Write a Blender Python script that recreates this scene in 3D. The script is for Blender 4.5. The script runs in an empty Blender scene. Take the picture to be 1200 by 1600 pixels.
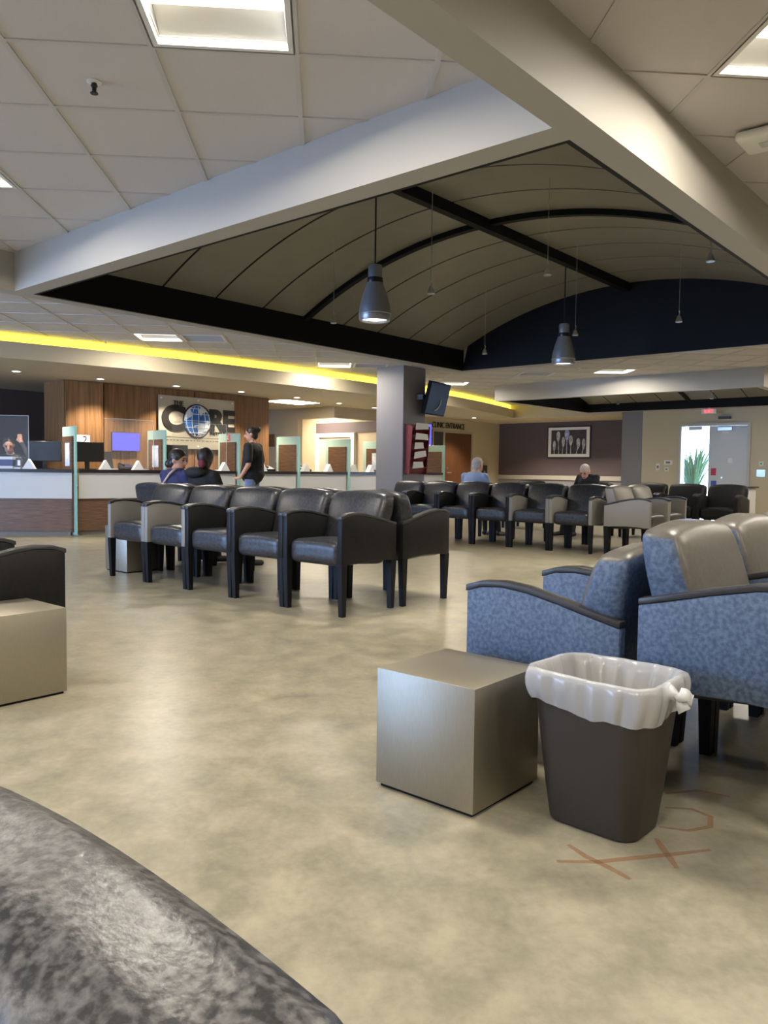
import bpy, bmesh, math, random
import numpy as np
from mathutils import Vector, Matrix
random.seed(7); np.random.seed(7)
scene = bpy.context.scene
COL = scene.collection
R = math.radians
S2 = 2 ** -.5

# ------------------------------------------------------------------ camera
F_PX, YAW, PITCH, ROLL, EYE = 1231.4, R(-40.58), R(-3.057), R(0.705), 1.05
fw = Vector((math.sin(YAW) * math.cos(PITCH), math.cos(YAW) * math.cos(PITCH), math.sin(PITCH)))
r0 = Vector((math.cos(YAW), -math.sin(YAW), 0)); u0 = r0.cross(fw)
rt = r0 * math.cos(ROLL) + u0 * math.sin(ROLL); up = -r0 * math.sin(ROLL) + u0 * math.cos(ROLL)
cd = bpy.data.cameras.new('camera'); cam = bpy.data.objects.new('camera', cd); COL.objects.link(cam)
m = Matrix.Identity(4)
for i in range(3):
    m[i][0], m[i][1], m[i][2] = rt[i], up[i], -fw[i]
m[2][3] = EYE
cam.matrix_world = m
cd.sensor_fit = 'VERTICAL'; cd.sensor_height = 24; cd.lens = 24 * F_PX / 1600; cd.clip_start = .02
scene.camera = cam

# ------------------------------------------------------------------ world, daylight, exposure
w = bpy.data.worlds.new('world'); scene.world = w; w.use_nodes = True
bg = w.node_tree.nodes['Background']
bg.inputs[0].default_value = (.36, .57, 1, 1); bg.inputs[1].default_value = 15.0
vs = scene.view_settings
vs.view_transform = 'Standard'; vs.look = 'None'; vs.gamma = 1; vs.use_curve_mapping = False; vs.exposure = 0.7
def portal(name, loc, rot, sx, sy):
    l = bpy.data.lights.new(name, 'AREA'); l.shape = 'RECTANGLE'; l.size = sx; l.size_y = sy
    l.cycles.is_portal = True
    o = bpy.data.objects.new(name, l); COL.objects.link(o); o.location = loc; o.rotation_euler = rot
# daylight enters by the window wall behind the camera and by the exit door
portal('window_daylight', (-10.3, -5.42, 1.5), (R(90), 0, 0), 7.6, 2.3)
portal('door_daylight', (-6.36, 18.75, 1.1), (R(-90), 0, 0), .62, 2.2)

# ------------------------------------------------------------------ materials
def lin(c):
    c /= 255
    return c / 12.92 if c <= .04045 else ((c + .055) / 1.055) ** 2.4
def rgb(r, g, b): return (lin(r), lin(g), lin(b), 1)
MATS = {}
def mat(name, color, rough=.5, metal=0, spec=.5, emit=None, strength=0, alpha=1, trans=0, color2=None, scale=20., stretch=(1, 1, 1),
        detail=4, bump=0, bscale=200., kind='noise', ramp=(.35, .65), rough2=None, coat=0, sheen=0):
    if name in MATS: return MATS[name]
    M = bpy.data.materials.new(name); M.use_nodes = True
    nt = M.node_tree; b = nt.nodes['Principled BSDF']; L = nt.links.new
    b.inputs['Base Color'].default_value = color; b.inputs['Roughness'].default_value = rough
    b.inputs['Metallic'].default_value = metal; b.inputs['Specular IOR Level'].default_value = spec
    b.inputs['Coat Weight'].default_value = coat
    b.inputs['Sheen Weight'].default_value = sheen
    b.inputs['Alpha'].default_value = alpha; b.inputs['Transmission Weight'].default_value = trans
    if emit: b.inputs['Emission Color'].default_value = emit; b.inputs['Emission Strength'].default_value = strength
    if color2 or bump or rough2 is not None:
        tc = nt.nodes.new('ShaderNodeTexCoord'); mp = nt.nodes.new('ShaderNodeMapping')
        mp.inputs['Scale'].default_value = stretch; L(tc.outputs['Object'], mp.inputs[0])
    if color2 or rough2 is not None:
        if kind == 'noise':
            t = nt.nodes.new('ShaderNodeTexNoise'); t.inputs['Scale'].default_value = scale; t.inputs['Detail'].default_value = detail
            out = t.outputs['Fac']
        else:
            t = nt.nodes.new('ShaderNodeTexVoronoi'); t.inputs['Scale'].default_value = scale; out = t.outputs['Distance']
        L(mp.outputs[0], t.inputs['Vector'])
        cr = nt.nodes.new('ShaderNodeValToRGB'); cr.color_ramp.elements[0].position = ramp[0]; cr.color_ramp.elements[1].position = ramp[1]
        L(out, cr.inputs[0])
        if color2:
            cr.color_ramp.elements[0].color = color; cr.color_ramp.elements[1].color = color2
            L(cr.outputs[0], b.inputs['Base Color'])
        if rough2 is not None:
            mr = nt.nodes.new('ShaderNodeMapRange'); L(out, mr.inputs[0]); mr.inputs[1].default_value = ramp[0]; mr.inputs[2].default_value = ramp[1]
            mr.inputs[3].default_value = rough; mr.inputs[4].default_value = rough2; L(mr.outputs[0], b.inputs['Roughness'])
    if bump:
        t2 = nt.nodes.new('ShaderNodeTexNoise'); t2.inputs['Scale'].default_value = bscale; t2.inputs['Detail'].default_value = 3
        L(mp.outputs[0], t2.inputs['Vector'])
        bn = nt.nodes.new('ShaderNodeBump'); bn.inputs['Strength'].default_value = bump; bn.inputs['Distance'].default_value = .004
        L(t2.outputs['Fac'], bn.inputs['Height']); L(bn.outputs[0], b.inputs['Normal'])
    MATS[name] = M
    return M

def floor_material():
    M = bpy.data.materials.new('vinyl_floor'); M.use_nodes = True
    nt = M.node_tree; b = nt.nodes['Principled BSDF']; L = nt.links.new
    tc = nt.nodes.new('ShaderNodeTexCoord')
    mp = nt.nodes.new('ShaderNodeMapping'); mp.inputs['Rotation'].default_value[2] = R(45); mp.inputs['Scale'].default_value = (1, 1.0, 1)
    L(tc.outputs['Object'], mp.inputs[0])
    n1 = nt.nodes.new('ShaderNodeTexNoise'); n1.inputs['Scale'].default_value = 6; n1.inputs['Detail'].default_value = 4; n1.inputs['Roughness'].default_value = .55
    n1.inputs['Distortion'].default_value = .2
    n2 = nt.nodes.new('ShaderNodeTexNoise'); n2.inputs['Scale'].default_value = 32; n2.inputs['Detail'].default_value = 5; n2.inputs['Roughness'].default_value = .65
    for n in (n1, n2): L(mp.outputs[0], n.inputs['Vector'])
    ad = nt.nodes.new('ShaderNodeMath'); ad.operation = 'MULTIPLY_ADD'; ad.inputs[1].default_value = .55
    L(n2.outputs['Fac'], ad.inputs[0]); L(n1.outputs['Fac'], ad.inputs[2])
    cr = nt.nodes.new('ShaderNodeValToRGB'); e = cr.color_ramp.elements
    e[0].position = .48; e[0].color = (.192, .181, .136, 1); e[1].position = 1.05 - .05; e[1].color = (.372, .338, .247, 1)
    L(ad.outputs[0], cr.inputs[0]); L(cr.outputs[0], b.inputs['Base Color'])
    mr = nt.nodes.new('ShaderNodeMapRange'); L(n1.outputs['Fac'], mr.inputs[0]); mr.inputs[1].default_value = .3; mr.inputs[2].default_value = .7
    mr.inputs[3].default_value = .285; mr.inputs[4].default_value = .33; L(mr.outputs[0], b.inputs['Roughness'])
    bn = nt.nodes.new('ShaderNodeBump'); bn.inputs['Strength'].default_value = .12; bn.inputs['Distance'].default_value = .004
    L(n1.outputs['Fac'], bn.inputs['Height']); L(bn.outputs[0], b.inputs['Normal'])
    return M

beige = mat('beige_paint', rgb(196, 184, 158), .6, bump=.05, bscale=300)
offwhite = mat('offwhite_paint', rgb(174, 170, 162), .55, bump=.05, bscale=300)
greypaint = mat('grey_paint', rgb(128, 126, 130), .55, bump=.05, bscale=300)
tilemat = mat('ceiling_tile', rgb(205, 200, 198), .85, bump=.35, bscale=420, color2=rgb(198, 193, 191), scale=300)
gridmat = mat('ceiling_grid_metal', rgb(192, 188, 184), .5)
blackm = mat('black_paint', (.004, .004, .005, 1), .6, spec=.2)
vaultm = mat('vault_laminate', rgb(130, 127, 117), .34, color2=rgb(124, 121, 111), scale=3)
walnut = mat('walnut_laminate', rgb(82, 60, 46), .42, color2=rgb(124, 92, 68), scale=5, stretch=(1, 1, 14), detail=8, ramp=(.3, .72))
woodv = mat('vertical_wood', rgb(112, 78, 48), .42, color2=rgb(158, 118, 78), scale=4, stretch=(8, 8, .35), detail=8, ramp=(.3, .72))
woodh = walnut
brown_door = mat('brown_door', rgb(92, 58, 34), .4, color2=rgb(110, 70, 42), scale=5, stretch=(8, 8, .4))
purple = mat('plum_paint', rgb(88, 76, 80), .6, bump=.05, bscale=300)
darkwall = mat('dark_brown_paint', rgb(88, 72, 66), .6)
white = mat('white_plastic', rgb(225, 225, 222), .4)
paper = mat('paper', rgb(232, 232, 230), .7)
blackpl = mat('black_plastic', (.012, .012, .014, 1), .35)
counter_white = mat('white_laminate', rgb(198, 198, 196), .4)
worktop = mat('dark_worktop', rgb(38, 34, 36), .3)
frost = mat('frosted_glass', rgb(176, 205, 192), .55, alpha=.93)
glass_edge = mat('green_glass_edge', rgb(140, 196, 190), .15)
acrylic = mat('clear_acrylic', (.9, .93, .95, 1), .06, alpha=.05)
steel = mat('brushed_steel', (.40, .365, .295, 1), .46, metal=1, color2=(.365, .335, .27, 1), scale=30, stretch=(40, 40, 1), rough2=.54, bump=.03, bscale=120)
alu = mat('silver_metal', (.55, .57, .6, 1), .32, metal=1)
pend = mat('silver_paint', rgb(150, 154, 162), .35, metal=.6)
legm = mat('black_leg', (.006, .006, .007, 1), .48, spec=.2)
capm = mat('charcoal_arm_cap', (.030, .030, .034, 1), .38)
vinyl = mat('charcoal_vinyl', (.015, .016, .020, 1), .32, color2=(.044, .046, .054, 1), scale=55, detail=5, ramp=(.38, .66), bump=.12, bscale=260)
blackvinyl = mat('black_vinyl', (.007, .007, .008, 1), .48, spec=.22, color2=(.010, .010, .011, 1), scale=40)
greyvinyl = mat('grey_vinyl', rgb(132, 130, 126), .45)
bluefab = mat('blue_mottled_vinyl', (.046, .078, .150, 1), .55, color2=(.115, .165, .265, 1), scale=75, detail=5, ramp=(.36, .66), bump=.15, bscale=260)
taupe = mat('taupe_vinyl', (.115, .105, .092, 1), .36, color2=(.135, .125, .112, 1), scale=60, bump=.08, bscale=260)
mottle = mat('mottled_leather', (.020, .021, .025, 1), .36, color2=(.115, .115, .12, 1), scale=130, detail=5, ramp=(.40, .66), bump=.15, bscale=180)
binm = mat('brown_bin_plastic', rgb(48, 43, 39), .42)
bagm = mat('translucent_bag', rgb(240, 241, 244), .2, alpha=.46, spec=.8)
yellow_led = mat('yellow_led', (1, .85, .05, 1), .5, emit=(1, .80, .09, 1), strength=1.2)
lens = mat('light_lens', (1, .95, .88, 1), .5, emit=(1, .92, .80, 1), strength=1.6)
lens.cycles.emission_sampling = 'NONE'
smalllens = mat('downlight_lens', (1, .95, .85, 1), .5, emit=(1, .92, .78, 1), strength=9)
screen_blue = mat('blue_screen', (.02, .02, .06, 1), .3, emit=(.14, .13, .72, 1), strength=.85)
exit_red = mat('exit_red', (.8, .05, .05, 1), .4, emit=(1, .06, .06, 1), strength=1.4)
redrack = mat('maroon_rack', rgb(120, 48, 52), .4)
doorwhite = mat('exit_door_paint', rgb(196, 200, 206), .45)
orange = mat('orange_chalk', rgb(182, 120, 70), .8)
redink = mat('red_sticker', rgb(190, 60, 80), .5); blueink = mat('blue_sticker', rgb(60, 80, 170), .5); greenink = mat('green_light', rgb(40, 170, 90), .5)
darktext = mat('dark_letters', (.018, .016, .016, 1), .4)
glass = mat('window_glass', (.95, .97, 1, 1), .02, alpha=.08)
leafm = mat('leaf_green', rgb(78, 118, 58), .5, color2=rgb(104, 146, 80), scale=8)
potm = mat('pot_white', rgb(190, 190, 188), .5)

# ------------------------------------------------------------------ mesh helpers
def link(name, data, parent=None, loc=None, rotz=0, material=None):
    o = bpy.data.objects.new(name, data); COL.objects.link(o)
    if parent is not None: o.parent = parent
    if loc is not None: o.location = loc
    if rotz: o.rotation_euler[2] = rotz
    if material is not None and data is not None and not data.materials: data.materials.append(material)
    return o
def tag(o, label=None, cat=None, group=None, kind=None):
    if label: o['label'] = label
    if cat: o['category'] = cat
    if group: o['group'] = group
    if kind: o['kind'] = kind
    return o
def empty(name, loc=(0, 0, 0), rotz=0, label=None, cat=None, group=None, kind=None):
    o = bpy.data.objects.new(name, None); COL.objects.link(o); o.location = loc; o.rotation_euler[2] = rotz
    o.empty_display_size = .1
    return tag(o, label, cat, group, kind)
def mesh(bm, name='m', smooth=False, angle=None):
    bmesh.ops.recalc_face_normals(bm, faces=bm.faces)
    me = bpy.data.meshes.new(name); bm.to_mesh(me); bm.free()
    if smooth:
        for p in me.polygons: p.use_smooth = True
        if angle:
            try: me.set_sharp_from_angle(angle=R(angle))
            except Exception: pass
    return me
def add_box(bm, x0, x1, y0, y1, z0, z1):
    v = [bm.verts.new(c) for c in ((x0, y0, z0), (x1, y0, z0), (x1, y1, z0), (x0, y1, z0), (x0, y0, z1), (x1, y0, z1), (x1, y1, z1), (x0, y1, z1))]
    for f in ((0, 3, 2, 1), (4, 5, 6, 7), (0, 1, 5, 4), (1, 2, 6, 5), (2, 3, 7, 6), (3, 0, 4, 7)): bm.faces.new([v[i] for i in f])
    return v
def bevel(bm, w, seg=2):
    bmesh.ops.bevel(bm, geom=list(bm.edges), offset=w, segments=seg, affect='EDGES', profile=.5)
def box(name, x0, x1, y0, y1, z0, z1, material, parent=None, bev=0, seg=2, loc=None, rotz=0):
    bm = bmesh.new(); add_box(bm, x0, x1, y0, y1, z0, z1)
    if bev: bevel(bm, bev, seg)
    return link(name, mesh(bm, name, bool(bev), 40), parent, loc, rotz, material)
def boxes_mesh(lst, bev=0):
    bm = bmesh.new()
    for b in lst: add_box(bm, *b)
    if bev: bevel(bm, bev, 1)
    return mesh(bm)
def prism(pts, axis, t0, t1, bev=0, seg=2, smooth=True):
    """polygon pts extruded along axis 'x','y' or 'z' between t0 and t1 (pts are the two other coordinates in order)"""
    def P(a, t): return {'x': (t, a[0], a[1]), 'y': (a[0], t, a[1]), 'z': (a[0], a[1], t)}[axis]
    bm = bmesh.new()
    A = [bm.verts.new(P(a, t0)) for a in pts]; B = [bm.verts.new(P(a, t1)) for a in pts]
    bm.faces.new(A); bm.faces.new(B[::-1]); n = len(pts)
    for i in range(n): bm.faces.new((A[i], A[(i + 1) % n], B[(i + 1) % n], B[i]))
    bmesh.ops.recalc_face_normals(bm, faces=bm.faces)
    if bev: bevel(bm, bev, seg)
    return mesh(bm, 'p', smooth, 35)
def add_lathe(bm, prof, n=20, c=(0, 0, 0), mat4=None, caps=True):
    rings = []
    for r, z in prof:
        ring = []
        for i in range(n):
            a = 2 * math.pi * i / n; co = Vector((r * math.cos(a), r * math.sin(a), z))
            if mat4: co = mat4 @ co
            ring.append(bm.verts.new(co + Vector(c)))
        rings.append(ring)
    for a, b in zip(rings, rings[1:]):
        for i in range(n): bm.faces.new((a[i], a[(i + 1) % n], b[(i + 1) % n], b[i]))
    if caps:
        bm.faces.new(rings[0][::-1]); bm.faces.new(rings[-1])
def lathe(prof, n=24, smooth=True, caps=True):
    bm = bmesh.new(); add_lathe(bm, prof, n, caps=caps); return mesh(bm, 'l', smooth, 40)
def add_tube(bm, pts, r, n=6):
    pts = [Vector(p) for p in pts]; rings = []
    for i, p in enumerate(pts):
        d = (pts[min(i + 1, len(pts) - 1)] - pts[max(i - 1, 0)]).normalized()
        a = d.orthogonal().normalized(); b = d.cross(a)
        rr = r[i] if isinstance(r, (list, tuple)) else r
        rings.append([bm.verts.new(p + (a * math.cos(2 * math.pi * k / n) + b * math.sin(2 * math.pi * k / n)) * rr) for k in range(n)])
    for a, b in zip(rings, rings[1:]):
        # align the rings
        o = min(range(n), key=lambda s: sum((a[k].co - b[(k + s) % n].co).length for k in range(n)))
        for k in range(n): bm.faces.new((a[k], a[(k + 1) % n], b[(k + 1 + o) % n], b[(k + o) % n]))
    bm.faces.new(rings[0][::-1]); bm.faces.new(rings[-1])
def tube(pts, r, n=6):
    bm = bmesh.new(); add_tube(bm, pts, r, n); return mesh(bm, 't', True, 50)
def cushion(sx, sy, sz, r, n=(10, 6, 6), shape=None):
    """rounded box centred at the origin, every vertex then passed through shape()"""
    hx, hy, hz = sx / 2, sy / 2, sz / 2
    def samples(h, k):
        inner = [(-h + r) + (2 * h - 2 * r) * i / k for i in range(k + 1)]
        return [-h, -h + r * .35] + inner + [h - r * .35, h]
    X, Y, Zs = samples(hx, n[0]), samples(hy, n[1]), samples(hz, n[2])
    bm = bmesh.new(); V = {}
    def vert(x, y, z):
        k = (round(x, 5), round(y, 5), round(z, 5))
        if k not in V:
            c = Vector((max(-hx + r, min(hx - r, x)), max(-hy + r, min(hy - r, y)), max(-hz + r, min(hz - r, z))))
            d = Vector((x, y, z)) - c
            p = c + (d.normalized() * r if d.length > 1e-6 else d)
            if shape: p = Vector(shape(p.x, p.y, p.z))
            V[k] = bm.verts.new(p)
        return V[k]
    def face(A, B, f):
        for i in range(len(A) - 1):
            for j in range(len(B) - 1):
                q = [f(A[i], B[j]), f(A[i + 1], B[j]), f(A[i + 1], B[j + 1]), f(A[i], B[j + 1])]
                if len(set(q)) == 4:
                    try: bm.faces.new(q)
                    except ValueError: pass
    for s in (-1, 1):
        face(X, Y, lambda a, b: vert(a, b, s * hz)); face(X, Zs, lambda a, b: vert(a, s * hy, b)); face(Y, Zs, lambda a, b: vert(s * hx, a, b))
    bmesh.ops.recalc_face_normals(bm, faces=bm.faces)
    return bm
TEXT_CACHE = []
def text_mesh(s, size, depth=.004, align='CENTER', bold=0):
    c = bpy.data.curves.new('txt', 'FONT'); c.body = s; c.size = size; c.extrude = depth; c.offset = bold; c.align_x = align; c.align_y = 'CENTER'
    o = bpy.data.objects.new('txt', c); COL.objects.link(o)
    bpy.context.view_layer.update()
    me = bpy.data.meshes.new_from_object(o.evaluated_get(bpy.context.evaluated_depsgraph_get()))
    bpy.data.objects.remove(o); bpy.data.curves.remove(c)
    return me
def px(p):
    d = Vector(p) - Vector((0, 0, EYE)); w_ = d.dot(fw)
    if w_ < .05: return None
    return (600 + F_PX * d.dot(rt) / w_, 800 - F_PX * d.dot(up) / w_)

# ================================================================== SETTING
ZC, ZB, ZS = 2.82, 2.506, 2.47
fl = box('floor', -18, 8, -6, 22, -.1, 0, None); fl.data.materials.append(floor_material()); tag(fl, kind='structure')

def wall(name, *a, material=beige, **k):
    return tag(box(name, *a, material, **k), kind='structure')
wall('wall_right', 7, 7.2, -6, 18.6, 0, 3.7)
wall('wall_left', -17.2, -17, -6, 22, 0, 3.7, material=beige)
# window wall behind the camera (its daylight lights every face that looks that way)
wall('wall_behind', -17, 7, -5.4, -5.2, 0, .35); wall('wall_behind_header', -17, 7, -5.4, -5.2, 2.65, 3.7)
wall('wall_behind_pier', -17, -14.1, -5.4, -5.2, .35, 2.65); wall('wall_behind_pier_end', -6.5, 7, -5.4, -5.2, .35, 2.65)
for k in range(4):
    x0 = -14.1 + k * 1.9
    wn = tag(link('window_%d' % (k + 1), boxes_mesh([(x0, x0 + .06, -5.36, -5.24, .35, 2.65), (x0 + 1.84, x0 + 1.9, -5.36, -5.24, .35, 2.65), (x0 + .06, x0 + 1.84, -5.36, -5.24, .35, .41), (x0 + .06, x0 + 1.84, -5.36, -5.24, 2.59, 2.65)]), None, None, 0, alu), kind='structure')
    box('pane', x0 + .06, x0 + 1.84, -5.305, -5.295, .41, 2.59, glass, wn)

# ---- ceiling: backing slab, T-bar grid, tiles (the grid lies at 45 degrees to the beams)
ceil = tag(box('ceiling', -18, 8, -6, 22, 3.6, 3.7, offwhite), kind='structure')
G0X, G0Y, GP = -.13, 3.50, .61
def w2(x, y): return ((x - y) * S2, (x + y) * S2)
COF1 = (-6.715, -1.70, 3.205, 9.55); COF2 = (-8.85, -3.93, 14.15, 17.95); BT = .155
troffers = [(-1, -1), (3, -1), (-4, 2), (-4, 12), (0, 16), (8, 16), (4, 20), (-5, -6), (-1, -6), (3, -6), (7, -1), (7, -6), (9, 4), (9, 10), (-9, 2), (-8, 7), (-9, -4), (13, 8), (13, 13), (16, 14), (19, 17)]  # the later cells are unseen troffers, added to brighten the room
vents = [(-3, 12), (1, 16), (6, 17), (-9, 5)]
RECTS = [(-6.715, -1.70, -5.2, 3.05), (-1.545, 7, -5.2, 14.0), (-12.2, -6.87, -5.2, 9.705), (-12.2, -1.545, 9.705, 14.0), (-12.6, -9.0, 14.0, 18.2), (-3.78, 7, 14.0, 18.2), (-12.6, 7, 18.1, 20.3)]
def clip(poly, rect):
    for ax, lim, sg in ((0, rect[0], 1), (0, rect[1], -1), (1, rect[2], 1), (1, rect[3], -1)):
        out = []
        for i in range(len(poly)):
            a, b = poly[i], poly[(i + 1) % len(poly)]
            da, db = sg * (a[ax] - lim), sg * (b[ax] - lim)
            if da >= 0: out.append(a)
            if (da > 0 and db < 0) or (da < 0 and db > 0):
                t = da / (da - db); out.append((a[0] + (b[0] - a[0]) * t, a[1] + (b[1] - a[1]) * t))
        poly = out
        if len(poly) < 3: return []
    return poly
def area(p): return abs(sum(p[i][0] * p[(i + 1) % len(p)][1] - p[(i + 1) % len(p)][0] * p[i][1] for i in range(len(p)))) / 2
full_tile = None; pieces = []; gbm = bmesh.new(); sbm = bmesh.new()
for i in range(-34, 34):
    for j in range(-34, 34):
        x0, y0 = G0X + i * GP, G0Y + j * GP
        c = w2(x0 + GP / 2, y0 + GP / 2)
        if not (-14 < c[0] < 8 and -6.3 < c[1] < 21): continue
        if c[0] < -9.3 - .02 * (c[1] - 10.6) ** 2 - 1.6: continue
        special = (i, j) in troffers or (i, j) in vents
        g = .012
        sq = [w2(*a) for a in ((x0 + g, y0 + g), (x0 + GP - g, y0 + g), (x0 + GP - g, y0 + GP - g), (x0 + g, y0 + GP - g))]
        cell = [w2(*a) for a in ((x0, y0), (x0 + GP, y0), (x0 + GP, y0 + GP), (x0, y0 + GP))]
        for rc in RECTS:
            pl = clip(sq, rc)
            if pl and area(pl) > .004:
                if special: continue
                pieces.append((pl, area(pl), c))
        for rc in RECTS:   # the T-bars of this cell: two strips on its low edges
            for st in (((x0 - .012, y0 - .012), (x0 + GP - .012, y0 - .012), (x0 + GP - .012, y0 + .012), (x0 - .012, y0 + .012)), ((x0 - .012, y0 + .012), (x0 + .012, y0 + .012), (x0 + .012, y0 + GP - .012), (x0 - .012, y0 + GP - .012))):
                pl = clip([w2(*a) for a in st], rc)
                if len(pl) > 2 and area(pl) > 1e-4:
                    try:
                        lo = [gbm.verts.new((a[0], a[1], ZC)) for a in pl]; hi = [gbm.verts.new((a[0], a[1], ZC + .02)) for a in pl]
                        gbm.faces.new(lo[::-1])
                        for q in range(len(pl)): gbm.faces.new((lo[q], lo[(q + 1) % len(pl)], hi[(q + 1) % len(pl)], hi[q]))
                    except ValueError: pass
link('ceiling_grid', mesh(gbm), ceil, None, 0, gridmat)['kind'] = 'stuff'
def tile_into(bm, pl, off=(0, 0)):
    lo = [bm.verts.new((a[0] - off[0], a[1] - off[1], ZC + .006)) for a in pl]; hi = [bm.verts.new((a[0] - off[0], a[1] - off[1], ZC + .022)) for a in pl]
    bm.faces.new(lo[::-1]); bm.faces.new(hi)
    for q in range(len(pl)): bm.faces.new((lo[q], lo[(q + 1) % len(pl)], hi[(q + 1) % len(pl)], hi[q]))
def vis(pl, c):
    ps = [px((a[0], a[1], ZC)) for a in pl]
    ps = [p for p in ps if p]
    return any(-40 < p[0] < 1240 and -40 < p[1] < 640 for p in ps)
seen = [p for p in pieces if vis(p[0], p[2])]; rest = [p for p in pieces if not vis(p[0], p[2])]
seen.sort(key=lambda p: p[2][0] ** 2 + p[2][1] ** 2)
rest += seen[290:]; seen = seen[:290]
for pl, ar, c in seen:
    if abs(ar - (GP - .024) ** 2) < 1e-4:
        if full_tile is None:
            bm = bmesh.new(); tile_into(bm, pl, c); full_tile = mesh(bm)
        link('ceiling_tile', full_tile, ceil, (c[0], c[1], 0), 0, tilemat)
    else:
        bm = bmesh.new(); tile_into(bm, pl); link('ceiling_tile', mesh(bm), ceil, None, 0, tilemat)
for pl, ar, c in rest: tile_into(sbm, pl)
link('ceiling_tile', mesh(sbm), ceil, None, 0, tilemat)['kind'] = 'stuff'
# edge fascia between the ceiling and the roof void round the coffers is formed by the beams

# ---- beams round the two vaulted coffers
def beam(name, x0, x1, y0, y1, z1=3.6): return tag(box(name, x0, x1, y0, y1, ZB, z1, offwhite), kind='structure')
beam('trim_1', -1.70, -1.545, -5.2, 9.705)          # long beam over the right of the picture
beam('trim_2', -6.87, -6.715, -5.2, 9.705)
beam('trim_3', -6.715, -1.70, 3.05, 3.205)
beam('trim_4', -6.715, -1.70, 9.55, 9.705)
beam('trim_5', -9.0, -3.78, 14.0, 14.15); beam('trim_6', -9.0, -3.78, 17.95, 18.1)
beam('trim_7', -9.0, -8.85, 14.15, 17.95); beam('trim_8', -3.93, -3.78, 14.15, 17.95)

def vault(rect, swap, label, apex, strip_top, nribs):
    x0, x1, y0, y1 = rect if not swap else (rect[2], rect[3], rect[0], rect[1])
    xc, hw = (x0 + x1) / 2, (x1 - x0) / 2; rise = apex - strip_top
    rad = (hw * hw + rise * rise) / (2 * rise)
    def zv(x): return apex - (rad - math.sqrt(max(rad * rad - (x - xc) ** 2, 0)))
    root = tag(empty('vaulted_ceiling', (xc, (y0 + y1) / 2, ZB)), label, 'ceiling')
    ox, oy, oz = xc, (y0 + y1) / 2, ZB
    if swap: ox, oy = oy, ox; root.location = (ox, oy, oz)
    def ln(name, me, m_):
        if swap: me.transform(Matrix(((0, 1, 0, 0), (1, 0, 0, 0), (0, 0, 1, 0), (0, 0, 0, 1)))); me.flip_normals()
        return link(name, me, root, (-ox, -oy, -oz), 0, m_)
    t = .03
    ln('side_band', boxes_mesh([(x0, x0 + t, y0, y1, ZB + .002, strip_top + .03)]), blackm)
    ln('side_band', boxes_mesh([(x1 - t, x1, y0, y1, ZB + .002, strip_top + .03)]), blackm)
    xs = [x0 + (x1 - x0) * k / 40 for k in range(41)]
    for ya, yb in ((y0, y0 + t), (y1 - t, y1)):
        pts = [(x0 + t, ZB + .002), (x1 - t, ZB + .002)] + [(x, zv(x) + .03) for x in reversed(xs[1:-1])]
        ln('end_arch', prism(pts, 'y', ya, yb, smooth=False), blackm)
    # black backing behind the joints
    def shell(xa, xb, ya, yb, z_off, th, n=20):
        bm = bmesh.new(); A = []
        for k in range(n + 1):
            x = xa + (xb - xa) * k / n; z = zv(x) + z_off
            A.append([bm.verts.new((x, ya, z)), bm.verts.new((x, yb, z)), bm.verts.new((x, yb, z + th)), bm.verts.new((x, ya, z + th))])
        for a, b in zip(A, A[1:]):
            for q in range(4): bm.faces.new((a[q], a[(q + 1) % 4], b[(q + 1) % 4], b[q]))
        bm.faces.new(A[0][::-1]); bm.faces.new(A[-1])
        return mesh(bm, 's', True, 30)
    ln('backing', shell(x0 + t, x1 - t, y0 + t, y1 - t, .0085, .02, 40), blackm)
    step = (y1 - y0) / nribs
    for k in range(nribs):
        ya, yb = y0 + k * step, y0 + (k + 1) * step
        if k == 0: ya += t
        if k == nribs - 1: yb -= t
        for s in (-1, 1):
            xa, xb = (x0 + t, xc - .02) if s < 0 else (xc + .02, x1 - t)
            ln('curved_panel', shell(xa, xb, ya + .013, yb - .013, 0, .008), vaultm)
    mid = (y0 + y1) / 2
    ln('cross_rib', shell(x0 + t, x1 - t, mid - .035, mid + .035, -.05, .06, 40), blackm)
    ln('ridge_beam', boxes_mesh([(xc - .04, xc + .04, y0 + t, y1 - t, apex - .10, apex + .01)]), blackm)
    return zv
zv1 = vault(COF1, False, 'large dark barrel vault ceiling with curved ribs inside the near coffer', 3.41, 2.785, 10)
zv2 = vault(COF2, True, 'smaller distant barrel vault ceiling with black band near the exit door', 3.0, 2.69, 8)

# ---- curved bulkhead over the reception with the yellow cove light
def cove(q): return -9.98 - .0195 * (q - 10.6) ** 2
QS = [-5.2 + (20.3 + 5.2) * k / 60 for k in range(61)]
def sweep(prof, qs=QS):
    """closed profile of (offset behind the curve, z) swept along the cove curve"""
    bm = bmesh.new(); ring = []
    for q in qs: ring.append([bm.verts.new((max(cove(q), -16.9 + .4) - o_ if o_ < 5 else -17, q, z)) for o_, z in prof])
    n = len(prof)
    for a, b in zip(ring, ring[1:]):
        for k in range(n): bm.faces.new((a[k], a[(k + 1) % n], b[(k + 1) % n], b[k]))
    bm.faces.new(ring[0][::-1]); bm.faces.new(ring[-1])
    return mesh(bm, 'sw', True, 30)
bk = tag(link('trim_9', sweep([(0, ZS), (9, ZS), (9, 2.66), (.16, 2.66), (.16, 2.69), (0, 2.69)]), None, None, 0, beige), kind='structure')
tag(link('cove_light', sweep([(.10, 2.693), (.14, 2.693), (.14, 2.815), (.10, 2.815)], [q for q in QS if 0 < q < 19.6]), None, None, 0, yellow_led),
    'long glowing yellow cove light curving above the reception bulkhead', 'light')

# ---- reception walls
wall('wall_reception_back', -17, -15.0, -5.2, 12.8, 0, ZS, material=darkwall)
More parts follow.
